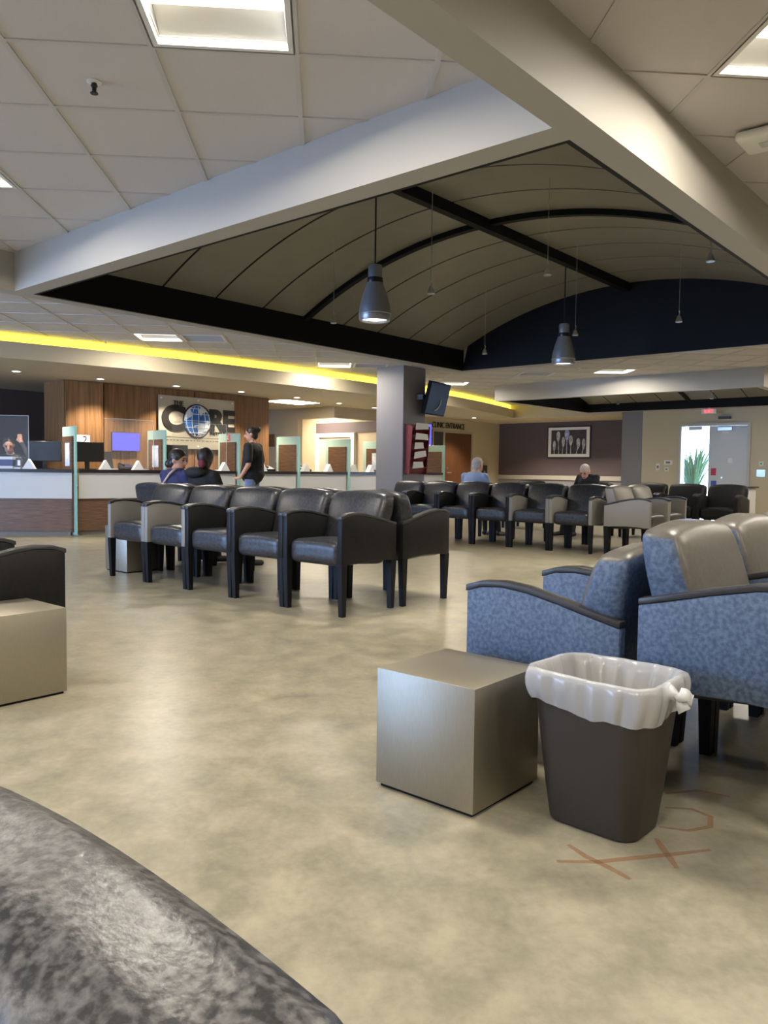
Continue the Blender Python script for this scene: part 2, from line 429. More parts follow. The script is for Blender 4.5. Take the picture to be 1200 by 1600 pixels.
# wood feature wall: a block with vertical wood panels
fw_root = tag(box('wall_feature', -13.25, -12.56, 6.5, 10.64, 0, ZS, woodv), kind='structure')
def quad_panel(p0, p1, z0, z1, th, m_, parent, name):
    d = Vector((p1[0] - p0[0], p1[1] - p0[1], 0)); n = Vector((d.y, -d.x, 0)).normalized() * th
    pts = [(p0[0], p0[1]), (p1[0], p1[1]), (p1[0] + n.x, p1[1] + n.y), (p0[0] + n.x, p0[1] + n.y)]
    return link(name, prism(pts, 'z', z0, z1, smooth=False), parent, None, 0, m_)
quad_panel((-12.54, 6.5), (-12.40, 7.09), .02, ZS - .01, .06, woodv, fw_root, 'wood_panel')
quad_panel((-12.42, 7.11), (-12.30, 8.85), .02, ZS - .01, .06, woodv, fw_root, 'wood_panel')
quad_panel((-12.30, 8.87), (-12.27, 10.64), .02, ZS - .01, .06, woodv, fw_root, 'wood_panel')
# staff corridor behind the right of the feature wall
hd = tag(link('wall_corridor_header', boxes_mesh([(-15.0, -12.5, 12.83, 12.98, 2.22, ZS), (-12.65, -12.5, 12.98, 15.6, 2.22, ZS), (-15, -13.7, 12.83, 12.98, 0, 2.22)]), None, None, 0, beige), kind='structure')
wall('wall_corridor_side', -16.0, -15.85, 12.98, 14.75, 0, ZS, material=beige)
wall('wall_corridor_plum', -14.85, -12.66, 14.56, 14.6, 1.98, 2.24, material=purple)
wall('wall_corridor_end', -15.85, -12.66, 14.6, 14.75, 0, ZS, material=beige)
dfr = tag(link('door_3', boxes_mesh([(-14.82, -14.70, 14.50, 14.6, 0, 1.97), (-13.56, -13.44, 14.50, 14.6, 0, 1.97), (-14.70, -13.56, 14.50, 14.6, 1.87, 1.97)]), None, None, 0, white), kind='structure')
box('door_leaf', -14.70, -13.56, 14.55, 14.6, 0, 1.87, offwhite, dfr)
box('door_window', -14.45, -14.2, 14.535, 14.55, 1.0, 1.70, glass, dfr)
# clinic entrance wall and plum wall beyond it
CW = -12.8
wc = wall('wall_clinic', CW - .15, CW, 15.6, 20.2, 0, ZS)
wp = wall('wall_plum', CW, -7.62, 20.2, 20.4, .95, ZS, material=purple)
wall('wall_plum_lower', CW, -7.6, 20.2, 20.4, 0, .83, material=greypaint)
tag(box('trim_10', CW, -8.12, 20.17, 20.4, .83, .95, offwhite), kind='structure')
sof = tag(box('trim_11', -12.8, -8.12, 18.25, 20.2, ZS - .006, 3.6, beige), kind='structure')
wall('wall_far', -17, -7.6, 20.4, 20.6, 0, 3.6)

# exit wall with pilaster
wall('wall_pilaster', -8.12, -7.62, 18.32, 20.2, 0, 3.6, material=greypaint)
wall('wall_exit_left', -7.60, -6.72, 18.3, 18.5, 0, 3.6)
wall('wall_exit_right', -5.16, 7.2, 18.3, 18.5, 0, 3.6)
wall('wall_exit_over', -6.72, -5.16, 18.3, 18.5, 2.19, 3.6)

# ---- grey column
colm = tag(box('column', -9.13, -8.52, 10.42, 11.03, 0, ZC + .02, greypaint, None, .008, 1), kind='structure')

# ================================================================== LIGHT FITTINGS
TL = {(-1, -1): 'square ceiling troffer over the near left tray, nearest to the camera', (3, -1): 'square ceiling troffer cut by the right edge beyond the long beam', (-4, 2): 'ceiling troffer peeking in at the far left edge of the picture',
      (-4, 12): 'lit ceiling troffer beside a vent above the yellow cove light', (0, 16): 'lit ceiling troffer left of the grey column top', (8, 16): 'lit ceiling troffer below the second pendant on the right ceiling', (4, 20): 'lit ceiling troffer just right of the hanging television'}
def troffer_meshes():
    h = GP / 2 - .004
    bm = bmesh.new()
    for a in ((-h, h, -h, -h + .03, 0, .03), (-h, h, h - .03, h, 0, .03), (-h, -h + .03, -h + .03, h - .03, 0, .03), (h - .03, h, -h + .03, h - .03, 0, .03)): add_box(bm, *a)
    frame = mesh(bm)
    bm = bmesh.new()
    i = h - .03
    add_box(bm, -i, i, -i, i, .10, .11)
    for a in ((-i, -i + .006, -i, i, .03, .10), (i - .006, i, -i, i, .03, .10), (-i, i, -i, -i + .006, .03, .10), (-i, i, i - .006, i, .03, .10)): add_box(bm, *a)
    hous = mesh(bm)
    pts = []
    for k in range(9):
        a = math.pi * k / 8; pts.append((-.10 * math.cos(a), .075 - .03 * math.sin(a)))
    le = prism(pts + [(.10, .095), (-.10, .095)], 'x', -i + .007, i - .007)
    refl = []
    for s in (-1, 1):
        refl.append(prism([(s * (i - .008), .035), (s * .103, .085), (s * .103, .09), (s * (i - .008), .04)], 'x', -i + .008, i - .008, smooth=False))
    return frame, hous, le, refl
TF = troffer_meshes()
for (i, j) in troffers:
    x, y = w2(G0X + (i + .5) * GP, G0Y + (j + .5) * GP)
    o = empty('ceiling_light', (x, y, ZC), R(-45 + 90) - R(0), TL.get((i, j), 'unseen square ceiling troffer added to brighten the room, outside the picture'), 'light', 'ceiling troffers')
    o.rotation_euler[2] = R(-45)
    o.rotation_euler[2] = R(45)
    # grid axes: world x of the grid points along (1,1); the lens runs across the picture
    link('frame', TF[0], o, None, 0, white); link('housing', TF[1], o, None, 0, white); link('lens', TF[2], o, None, 0, lens)
    for rm in TF[3]: link('reflector', rm, o, None, 0, white)
    l = bpy.data.lights.new('troffer_tube', 'AREA'); l.shape = 'RECTANGLE'; l.size = .52; l.size_y = .19; l.energy = 33; l.color = (1, .915, .78)
    lo = bpy.data.objects.new('troffer_tube', l); COL.objects.link(lo); lo.parent = o; lo.location = (0, 0, .040)
# ceiling vents
vm_frame = boxes_mesh([(-.29, .29, -.29, -.26, 0, .012), (-.29, .29, .26, .29, 0, .012), (-.29, -.26, -.26, .26, 0, .012), (.26, .29, -.26, .26, 0, .012)])
vm_back = boxes_mesh([(-.29, .29, -.29, .29, .05, .06)])
vm_sl = boxes_mesh([(-.26, .26, -.012, .012, .004, .02)])
VL = {(-3, 12): 'square louvred vent beside the troffer above the yellow cove', (1, 16): 'louvred ceiling vent partly hidden by the grey column', (6, 17): 'louvred ceiling vent on the right ceiling left of the second pendant', (-9, 5): 'louvred ceiling vent over the far left of the room'}
for ij in vents:
    x, y = w2(G0X + (ij[0] + .5) * GP, G0Y + (ij[1] + .5) * GP)
    o = empty('ceiling_vent', (x, y, ZC - .002), R(45), VL[ij], 'vent', 'ceiling vents')
    link('frame', vm_frame, o, None, 0, white); link('duct', vm_back, o, None, 0, blackm)
    for k in range(7): link('slat', vm_sl, o, (0, -.21 + .07 * k, 0), 0, gridmat)
# downlights in the reception soffit and the soffit before the plum wall
dl_ring = lathe([(.075, 0), (.075, .006), (.055, .006), (.055, 0)], 20, caps=False)
dl_lens = lathe([(.001, .003), (.054, .003), (.054, .006), (.001, .006)], 20)
dls = [(-12.04, 5.48, 'left of the wood wall by the picture edge'), (-11.91, 6.78, 'above the left end of the wood wall'), (-11.79, 8.15, 'above the left half of the big sign'), (-11.63, 9.46, 'above the right half of the big sign'),
       (-11.61, 10.85, 'beside the bright corridor panel light'), (-11.84, 12.3, 'between the panel light and the column'), (-11.99, 13.62, 'next to the grey column edge'), (-11.75, 15.4, 'added to brighten the wall left of the brown clinic door'), (-11.95, 17.6, 'added to brighten the wall, in front of the brown clinic door'), (-11.2, 19.0, 'leftmost of three before the plum wall'), (-10.2, 19.0, 'middle of three before the plum wall'), (-9.2, 19.0, 'rightmost of three before the plum wall')]  # the pair by the clinic door is added to brighten its wall
for x, y, t in dls:
    o = empty('downlight', (x, y, ZS - .007), 0, 'small round recessed downlight ' + t, 'downlight', 'recessed downlights')
    link('ring', dl_ring, o, None, 0, white); link('lens', dl_lens, o, None, 0, smalllens)
    l = bpy.data.lights.new('downlight_lamp', 'SPOT'); l.energy = 110; l.color = (1, .86, .66); l.spot_size = R(110); l.spot_blend = .6; l.shadow_soft_size = .05
    lo = bpy.data.objects.new('downlight_lamp', l); COL.objects.link(lo); lo.parent = o; lo.location = (0, 0, -.02)
# flat panel light in the corridor ceiling
o = empty('panel_light', (-12.45, 11.5, ZS - .012), 0, 'long flat panel light in the soffit right of the wood wall', 'light')
box('frame', -.35, .35, -.50, .50, .004, .012, white, o); box('lens', -.33, .33, -.48, .48, 0, .004, mat('panel_lens', (1, .95, .88, 1), .5, emit=(1, .88, .70, 1), strength=14), o)
o = empty('panel_light', (-14.3, 13.75, ZS - .012), 0, 'flat panel light in the staff corridor ceiling behind the glass dividers', 'light')
box('frame', -.62, .62, -.62, .62, .004, .012, white, o); box('lens', -.6, .6, -.6, .6, 0, .004, mat('panel_lens', (1, 1, 1, 1)), o)

# pendants
pend_prof = [(.118, 0), (.125, .02), (.128, .05), (.12, .12), (.10, .20), (.078, .265), (.066, .30)]
pm_body = lathe([(.105, .004)] + pend_prof, 28, caps=False)
pm_cap = lathe([(.001, .34), (.056, .34), (.056, .425), (.05, .44), (.001, .444)], 24)
pm_ring = lathe([(.064, .298), (.066, .303), (.062, .34), (.001, .341)], 24)
pm_neck = lathe([(.129, .052), (.131, .056), (.129, .06)], 28, caps=False)
pm_lens = lathe([(.001, .02), (.106, .02), (.106, .024), (.001, .024)], 24)
pm_ref = lathe([(.116, .005), (.108, .022)], 24, caps=False)
for y, t in ((4.76, 'large silver bell pendant lamp hanging nearest, left of the vault'), (7.90, 'large silver bell pendant lamp hanging farther, before the dark arch')):
    o = empty('pendant_lamp', (-4.2, y, 2.23), 0, t, 'lamp', 'silver pendant lamps')
    link('shade', pm_body, o, None, 0, pend); link('cap', pm_cap, o, None, 0, pend); link('collar', pm_ring, o, None, 0, blackpl)
    link('groove', pm_neck, o, None, 0, alu); link('lens', pm_lens, o, None, 0, mat('pendant_lens', (1, 1, 1, 1), .4, emit=(1, .95, .85, 1), strength=2.2)); link('reflector', pm_ref, o, None, 0, alu)
    l = bpy.data.lights.new('pendant_bulb', 'SPOT'); l.energy = 90; l.color = (1, .9, .74); l.spot_size = R(130); l.spot_blend = .8; l.shadow_soft_size = .09
    lo = bpy.data.objects.new('pendant_bulb', l); COL.objects.link(lo); lo.parent = o; lo.location = (0, 0, -.01)
    link('cord', tube([(0, 0, .44), (0, 0, 1.075)], .007, 6), o, None, 0, blackpl)
# small cable spots under the vault
sp_head = lathe([(.028, -.05), (.032, -.045), (.018, 0), (.010, .012), (.001, .014)], 14)
sp_arm = tube([(0, 0, .01), (0, .012, .04), (0, 0, .06)], .006, 6)
for x, y, z, t in [(-3.87, 5.06, 2.5, 'second from the left along the vault'), (-3.05, 5.45, 2.6, 'hanging in front of the middle rib'), (-1.95, 5.8, 2.6, 'close to the long beam on the right'), (-2.75, 7.38, 2.5, 'rightmost one before the dark arch'), (-5.31, 8.02, 2.5, 'by the far left corner of the vault'), (-5.37, 5.49, 2.5, 'just left of the near pendant lamp'), (-3.85, 7.48, 2.5, 'right beside the far pendant lamp'),
                   (-7.2, 16.0, 2.48, 'small one under the distant vault, left'), (-5.2, 15.8, 2.48, 'small one under the distant vault, right')]:
    top = (zv1(x) if y < 10 else zv2(y)) - .002
    o = empty('cable_spotlight', (x, y, z), 0, 'tiny silver spotlight on a thin rod, ' + t, 'spotlight', 'cable spotlights')
    link('head', sp_head, o, None, 0, alu); link('bracket', sp_arm, o, None, 0, alu); link('rod', tube([(0, 0, .06), (0, 0, top - z)], .0028, 5), o, None, 0, alu)
    if y > 10: o.location[2] = 2.55
    l = bpy.data.lights.new('spot_bulb', 'SPOT'); l.energy = 55 if y < 10 else 380; l.color = (1, .93, .8); l.spot_size = R(70); l.spot_blend = .7; l.shadow_soft_size = .025
    lo = bpy.data.objects.new('spot_bulb', l); COL.objects.link(lo); lo.parent = o; lo.location = (0, 0, -.06)

# sprinkler, detector
o = empty('sprinkler', (-3.47, 1.955, ZC), 0, 'dark sprinkler head on a tile of the near left ceiling', 'sprinkler')
link('escutcheon', lathe([(.034, .005), (.034, .001), (.02, -.003), (.001, -.003)], 20), o, None, 0, white)
link('body', lathe([(.012, -.003), (.016, -.016), (.010, -.022), (.010, -.04), (.018, -.046), (.018, -.05), (.001, -.05)], 12), o, None, 0, blackpl)
o = empty('ceiling_detector', (-1.235, 4.46, ZC - .028), 0, 'white rounded detector box on the ceiling at the right edge', 'detector')
link('base', mesh(cushion(.25, .25, .05, .02), 'd', True), o, None, 0, white); box('sensor', -.03, .03, -.03, .03, -.032, -.024, alu, o)
for k, (x, y) in enumerate(((-10.30, 5.95), (-6.3, 12.4), (-2.2, 11.9))):
    o = empty('sprinkler', (x, y, ZC), 0, ['small sprinkler head above the yellow cove light', 'small sprinkler head on the ceiling near the column', 'small sprinkler head on the far right ceiling'][k], 'sprinkler')
    link('escutcheon', lathe([(.034, .005), (.034, .001), (.02, -.003), (.001, -.003)], 16), o, None, 0, white)
    link('body', lathe([(.010, -.003), (.010, -.03), (.018, -.036), (.018, -.04), (.001, -.04)], 10), o, None, 0, alu)

# ================================================================== CHAIRS
def chair_meshes(low):
    dz = -.09 if low else 0
    D = {}
    top = [(-.30, .695), (-.24, .715), (-.15, .722), (-.05, .712), (.08, .685), (.20, .655), (.30, .632)]
    bot = [(.30, .362), (.18, .374), (0, .382), (-.18, .376), (-.30, .360)]
    sh = lambda L_: [(y, z + dz) for y, z in L_]
    for s in (-1, 1):
        x0, x1 = (-.309, -.259) if s < 0 else (.259, .309)
        D['arm', s] = prism(sh(top) + sh(bot), 'x', x0, x1, .006, 2)
        capo = [(y, z + .022) for y, z in top]; capi = [(y, z + .001) for y, z in reversed(top)]
        capo[0] = (-.306, capo[0][1]); capi[-1] = (-.306, capi[-1][1] - .004)
        D['cap', s] = prism(sh(capo) + sh(capi), 'x', x0 - .0005, x1 + .0005, .004, 2)
    zl = .372 + dz
    def leg(sx, sy):
        bm = bmesh.new(); a, b = .0255, .019
        cx, cy = sx * .284, sy * .272
        v0 = [bm.verts.new((cx + i * b, cy + j * b - sy * .006, 0)) for i, j in ((-1, -1), (1, -1), (1, 1), (-1, 1))]
        v1 = [bm.verts.new((cx + i * a, cy + j * a * 1.15, zl)) for i, j in ((-1, -1), (1, -1), (1, 1), (-1, 1))]
        bm.faces.new(v0[::-1]); bm.faces.new(v1)
        for k in range(4): bm.faces.new((v0[k], v0[(k + 1) % 4], v1[(k + 1) % 4], v1[k]))
        return mesh(bm)
    for sx in (-1, 1):
        for sy in (-1, 1): D['leg', sx, sy] = leg(sx, sy)
    def seat_shape(x, y, z):
        z2 = z + .018 * (1 - (x / .26) ** 2) * (1 if z > 0 else 0) - .02 * max(0, (y - .0) / .27)
        return (x, y - .02, z2 + .438 + dz)
    D['seat'] = mesh(cushion(.516, .53, .17, .05, (10, 8, 3), seat_shape), 'seat', True)
    def back_shape(x, y, z):
        t = (z + .22) / .44
        wfac = .925 + .075 * min(1, max(0, (t - .35) / .35)) - .03 * max(0, t - .75) / .25
        z2 = z + (.028 * (1 - (x / .30) ** 2)) * max(0, t) ** 2
        y2 = y * (1.05 - .30 * t) - (.03 * (1 - (x / .3) ** 2) * (1 - (2 * t - 1) ** 2) if y < 0 else 0)
        return (x * wfac, y2 + .145 + .115 * t, z2 + .645 + dz)
    bm = cushion(.585, .17, .44, .045, (12, 4, 10), back_shape)
    D['back'] = mesh(bm, 'back', True)
    bm = bmesh.new(); bm.from_mesh(D['back']); bm.normal_update()
    for f_ in bm.faces:
        n = f_.normal; f_.material_index = 0 if (n.y < -.45 or n.z > .55) else 1
    me = bpy.data.meshes.new('back2'); bm.to_mesh(me); bm.free()
    for p in me.polygons: p.use_smooth = True
    D['back2'] = me
    # piping along the upper edge of the back
    return D
CM = {False: chair_meshes(False), True: chair_meshes(True)}
SKIN = {'black': (blackvinyl, capm, vinyl, vinyl, vinyl), 'grey': (greyvinyl, capm, vinyl, vinyl, vinyl), 'blue': (bluefab, capm, vinyl, taupe, bluefab), 'fore': (mottle, capm, mottle, mottle, mottle), 'dark': (blackvinyl, capm, blackvinyl, blackvinyl, blackvinyl), 'greyrow': (greyvinyl, capm, vinyl, taupe, greyvinyl)}
MC = {}
def skinned(low, key, mats, skin):
    k = (low, key, skin)
    if k not in MC:
        me = CM[low][key].copy()
        for m_ in mats: me.materials.append(m_)
        MC[k] = me
    return MC[k]
def chair(x, y, face, label, skin='black', low=False, group=None):
    """face: angle the chair looks towards, 0 = -y in the scene"""
    o = empty('waiting_chair', (x, y, 0), face, label, 'chair', group)
    a, c, s, b, b2 = SKIN[skin]
    for sd in (-1, 1):
        am = link('arm_panel', skinned(low, ('arm', sd), (a,), skin), o)
        link('arm_cap', skinned(low, ('cap', sd), (c,), skin), am)
        for sy in (-1, 1): link('leg', skinned(low, ('leg', sd, sy), (legm,), skin), o)
    link('seat', skinned(low, 'seat', (s,), skin), o)
    link('backrest', skinned(low, 'back2', (b, b2), skin), o)
    return o
P = .62
FA = {'-y': 0, '+y': R(180), '-x': R(-90), '+x': R(90)}
# middle row facing the window wall (left-front of the picture)
nl = ['black waiting chair at the right end of the middle row, its whole side panel showing', 'black-armed chair second from the right end of the middle row', 'black-armed chair third from the right in the middle row', 'grey-armed chair second from the left end of the middle row', 'grey-armed chair at the left end of the middle row, beside the metal cube']
for k in range(5): chair(-3.82 - P * (k + .5) + .01, 4.30, FA['-y'], nl[k], 'grey' if k > 2 else 'black', group='middle row of chairs')
nb = ['black waiting chair back to back with the end of the middle row, facing away', 'black chair facing away behind the second seat of the middle row', 'black chair facing away behind the third seat of the middle row', 'black chair facing away behind the fourth seat of the middle row', 'chair under the person in the black hoodie', 'chair under the person in the blue jacket, its back rising left of the row']
for k in range(6): chair(-3.80 - P * (k + .5) + .01, 4.955, FA['+y'], nb[k], 'black', group='chairs back to back with the middle row')
# far row
flb = ['grey-armed chair at the right end of the far row', 'grey-armed chair second from the right in the far row', 'black-armed chair in the far row, third from its right end', 'black-armed chair in the far row in front of the white-haired man', 'black-armed chair of the far row next to the column, second from the left', 'leftmost chair of the far row, half hidden beside the grey column']
for k in range(6): chair(-4.55 - P * (k + .5) + .02, 9.68, FA['-y'], flb[k], 'grey' if k < 2 else 'black', group='far row of chairs')
fb = ['chair facing away behind the right end of the far row', 'chair facing away behind the second seat of the far row', 'chair facing away behind the third seat of the far row', 'chair under the white-haired man in the light blue shirt']
for k in range(4): chair(-4.60 - P * (k + .5), 10.34, FA['+y'], fb[k], 'black', group='chairs back to back with the far row')
# grey pair at the end of the far row, facing right
for k in range(2): chair(-4.08, 9.40 + P * (k + .5), FA['+x'], ['light grey chair showing its whole pale side panel at the end of the far row', 'light grey chair behind the one with the pale side panel, facing right'][k], 'greyrow', group='pair of light grey chairs')
# distant dark chairs near the exit
for k in range(3): chair(-3.62 - P * (k + .5), 12.6, FA['-y'], ['dark distant chair rightmost of three below the exit door', 'dark distant chair in the middle of three below the exit door', 'dark distant chair leftmost of three below the exit door'][k], 'dark', group='dark chairs below the exit door')
# blue rows at the right
for k in range(3): chair(-1.365, 2.425 + P * (k + .5), FA['-x'], ['nearest blue mottled chair beside the steel cube, facing left', 'second blue mottled chair from the steel cube, facing left', 'third blue mottled chair from the steel cube, facing left'][k], 'blue', True, group='blue chairs facing left')
for k in range(4): chair(-.70, 2.41 + P * (k + .5), FA['+x'], ['nearest blue chair with taupe back behind the waste bin, facing right', 'second taupe-backed blue chair from the waste bin', 'third taupe-backed blue chair, cut by the right edge', 'fourth taupe-backed blue chair, farthest of its row at the right edge'][k], 'blue', False, group='taupe-backed chairs facing right')
# chairs at the left edge
for k in range(2): chair(-3.865 - P * (k + .5), 1.70, FA['+y'], ['dark chair behind the steel cube at the left edge', 'second dark chair behind the steel cube at the left edge, only an arm showing'][k], 'dark', True, group='chairs at the left edge')
# chair beside the photographer
chair(-.506, -.03, FA['-y'], 'mottled charcoal chair filling the bottom left corner, closest to the camera', 'fore', True)

# ================================================================== STEEL CUBES, BIN
def steel_cube(x, y, s, h, label, rz=0):
    o = empty('cube_table', (x, y, 0), rz, label, 'side table', 'brushed steel cube tables')
    box('body', -s / 2, s / 2, -s / 2, s / 2, .012, h, steel, o, .003, 2)
    box('plinth', -s / 2 + .012, s / 2 - .012, -s / 2 + .012, s / 2 - .012, 0, .012, blackm, o)
steel_cube(-1.494, 2.14, .388, .398, 'brushed steel cube table next to the waste bin')
steel_cube(-3.64, 1.59, .39, .40, 'brushed steel cube table cut by the left edge')
steel_cube(-7.14, 4.42, .40, .455, 'pale steel cube table at the left end of the middle row')
steel_cube(-3.62, 9.75, .39, .40, 'small steel cube table in the shadow by the pale side panel') if False else None

def ring_loop(hx, hy, r, z, n=8, cx=0, cy=0):
    pts = []
    for qx, qy, a0 in ((1, 1, 0), (-1, 1, 90), (-1, -1, 180), (1, -1, 270)):
        for k in range(n + 1):
            a = R(a0 + 90 * k / n); pts.append((cx + qx * (hx - r) + r * math.cos(a), cy + qy * (hy - r) + r * math.sin(a), z))
    return pts
def loft(loops, cap0=True, cap1=False):
    bm = bmesh.new(); rings = [[bm.verts.new(p) for p in l] for l in loops]; n = len(rings[0])
    for a, b in zip(rings, rings[1:]):
        for i in range(n): bm.faces.new((a[i], a[(i + 1) % n], b[(i + 1) % n], b[i]))
    if cap0: bm.faces.new(rings[0][::-1])
    if cap1: bm.faces.new(rings[-1])
    return bm
bn = empty('waste_bin', (-1.005, 2.205, 0), R(-2), 'dark brown plastic waste bin with a white bag liner', 'waste bin')
def bl(t, d=0): return (.143 + .045 * t - d, .108 + .042 * t - d, .055 + .01 * t - d * .5)
loops = []
H_B = .455
for z, d in ((.0, .012), (.006, .003), (.02, 0)): a = bl(0, d); loops.append(ring_loop(*a, z))
for t in (.25, .5, .75, .93): a = bl(t); loops.append(ring_loop(*a, H_B * t))
a = bl(.95, -.008); loops.append(ring_loop(*a, H_B * .95)); a = bl(1, -.008); loops.append(ring_loop(*a, H_B)); a = bl(1, .004); loops.append(ring_loop(*a, H_B))
for t in (.9, .5, .05): a = bl(t, .004); loops.append(ring_loop(*a, max(.01, H_B * t)))
me = mesh(loft(loops, True, True), 'bin', True, 40); link('body', me, bn, None, 0, binm)
# liner: over the rim, loosely creased, hanging inside and outside
def resample(loop, N=180):
    P_ = [Vector(p) for p in loop]; P_.append(P_[0]); L_ = [0]
    for a, b in zip(P_, P_[1:]): L_.append(L_[-1] + (b - a).length)
    out = []; k = 0
    for i in range(N):
        t = L_[-1] * i / N
        while L_[k + 1] < t: k += 1
        out.append(P_[k].lerp(P_[k + 1], (t - L_[k]) / max(L_[k + 1] - L_[k], 1e-6)))
    return out
rng = random.Random(3); FOLD = [(rng.uniform(0, 6.28), rng.choice((7, 11, 13, 19, 23, 31, 37)), rng.uniform(-9, 9), rng.uniform(.4, 1)) for _ in range(9)]
L2 = []
def bagloop(t, d, z, amp, zamp):
    a = bl(t, d); lp = resample(ring_loop(*a, z, 8)); o_ = []
    for i, p in enumerate(lp):
        th = 2 * math.pi * i / len(lp)
        wv = sum(abs(math.sin((th * f_ + ph + z * sl) / 2)) * w_ - w_ * .6 for ph, f_, sl, w_ in FOLD) / 3
        n = Vector((p.x, p.y, 0)).normalized()
        q = p + n * amp * wv * 1.9; q.z += zamp * (math.sin(th * 2 + 1) + .5 * math.sin(th * 5 + 2) + .3 * math.sin(th * 11)); o_.append(tuple(q))
    L2.append(o_)
for t, d, z, am, za in ((.79, -.012, .79, .006, .010), (.82, -.016, .82, .008, .008), (.86, -.019, .86, .009, .006), (.90, -.021, .90, .009, .004), (.94, -.021, .945, .008, .003), (.97, -.019, .985, .006, .002), (1, -.014, 1.015, .003, .002), (1, -.004, 1.024, .003, .002), (1, .005, 1.015, .004, .002),
                        (.97, .014, .96, .008, 0), (.90, .022, .88, .012, 0), (.80, .028, .78, .016, 0), (.65, .032, .62, .018, 0), (.45, .035, .42, .018, 0), (.2, .036, .15, .01, 0)): bagloop(t, d, z * H_B, am, za)
lin_ = link('bag_liner', mesh(loft(L2, False, True), 'bag', True), bn, None, 0, bagm)
# knot tied at the right end of the rim
kb = bmesh.new()
add_tube(kb, [(.195, -.02, H_B * .96), (.212, -.022, H_B * .955), (.226, -.026, H_B * .945)], [.030, .018, .010], 10)
for pts, rr in (([(.226, -.026, H_B * .945), (.240, -.034, H_B * .955), (.256, -.040, H_B * .985)], [.010, .014, .020]), ([(.226, -.026, H_B * .945), (.238, -.030, H_B * .915), (.250, -.030, H_B * .875)], [.010, .015, .019]), ([(.226, -.026, H_B * .945), (.244, -.020, H_B * .94), (.262, -.012, H_B * .93)], [.010, .013, .017])):
    add_tube(kb, pts, rr, 9)
for v in kb.verts: v.co += Vector((random.uniform(-1, 1), random.uniform(-1, 1), random.uniform(-1, 1))) * .0022
link('bag_knot', mesh(kb, 'k', True), lin_, None, 0, mat('bag_knot', rgb(228, 229, 232), .35, alpha=.8))

# chalk marks on the floor by the bin
def floor_mark(pts, wd, label):
    bm = bmesh.new(); L_, R_ = [], []
    pts = [Vector((a, b, 0)) for a, b in pts]
    for i, p in enumerate(pts):
        d = (pts[min(i + 1, len(pts) - 1)] - pts[max(i - 1, 0)]).normalized(); n = Vector((-d.y, d.x, 0)) * wd * (.35 + .65 * math.sin(math.pi * (i + .5) / len(pts))) / 2
        L_.append(p + n); R_.append(p - n)
    vs_ = [[bm.verts.new((a.x, a.y, .0008)), bm.verts.new((b.x, b.y, .0008)), bm.verts.new((b.x, b.y, .0002)), bm.verts.new((a.x, a.y, .0002))] for a, b in zip(L_, R_)]
    for a, b in zip(vs_, vs_[1:]):
        for q in range(4): bm.faces.new((a[q], a[(q + 1) % 4], b[(q + 1) % 4], b[q]))
    bm.faces.new(vs_[0][::-1]); bm.faces.new(vs_[-1])
    return mesh(bm)
MK = mat('orange_mark', rgb(176, 122, 76), .8, alpha=.22, color2=rgb(160, 104, 60), scale=30)
def groundpx(x, y):
    d = fw + rt * ((x - 600) / F_PX) - up * ((y - 800) / F_PX); t = -EYE / d.z
    return (d.x * t, d.y * t)
mk = empty('floor_marking', (-.9, 2.0, 0), 0, 'faded orange crayon marks on the floor before the waste bin', 'marking')
for pp in ([(870, 1346), (930, 1347), (1000, 1340), (1060, 1334), (1110, 1328)], [(888, 1320), (915, 1338), (950, 1355), (985, 1374)], [(1025, 1310), (1035, 1325), (1046, 1340), (1058, 1357)]):
    g = [groundpx(*q) for q in pp]; g = [(a + .9, b - 2.0) for a, b in g]
    link('stroke', floor_mark(g, .020, ''), mk, None, 0, MK)
mk2 = empty('floor_marking', (-.7, 2.3, 0), 0, 'round faded orange stain on the floor right of the waste bin', 'marking')
for pp in ([(1030, 1292), (1075, 1298), (1110, 1292), (1110, 1276), (1080, 1264), (1040, 1262)], [(1040, 1240), (1090, 1235), (1140, 1245)]):
    g = [groundpx(*q) for q in pp]; g = [(a + .7, b - 2.3) for a, b in g]
    link('stroke', floor_mark(g, .018, ''), mk2, None, 0, MK)

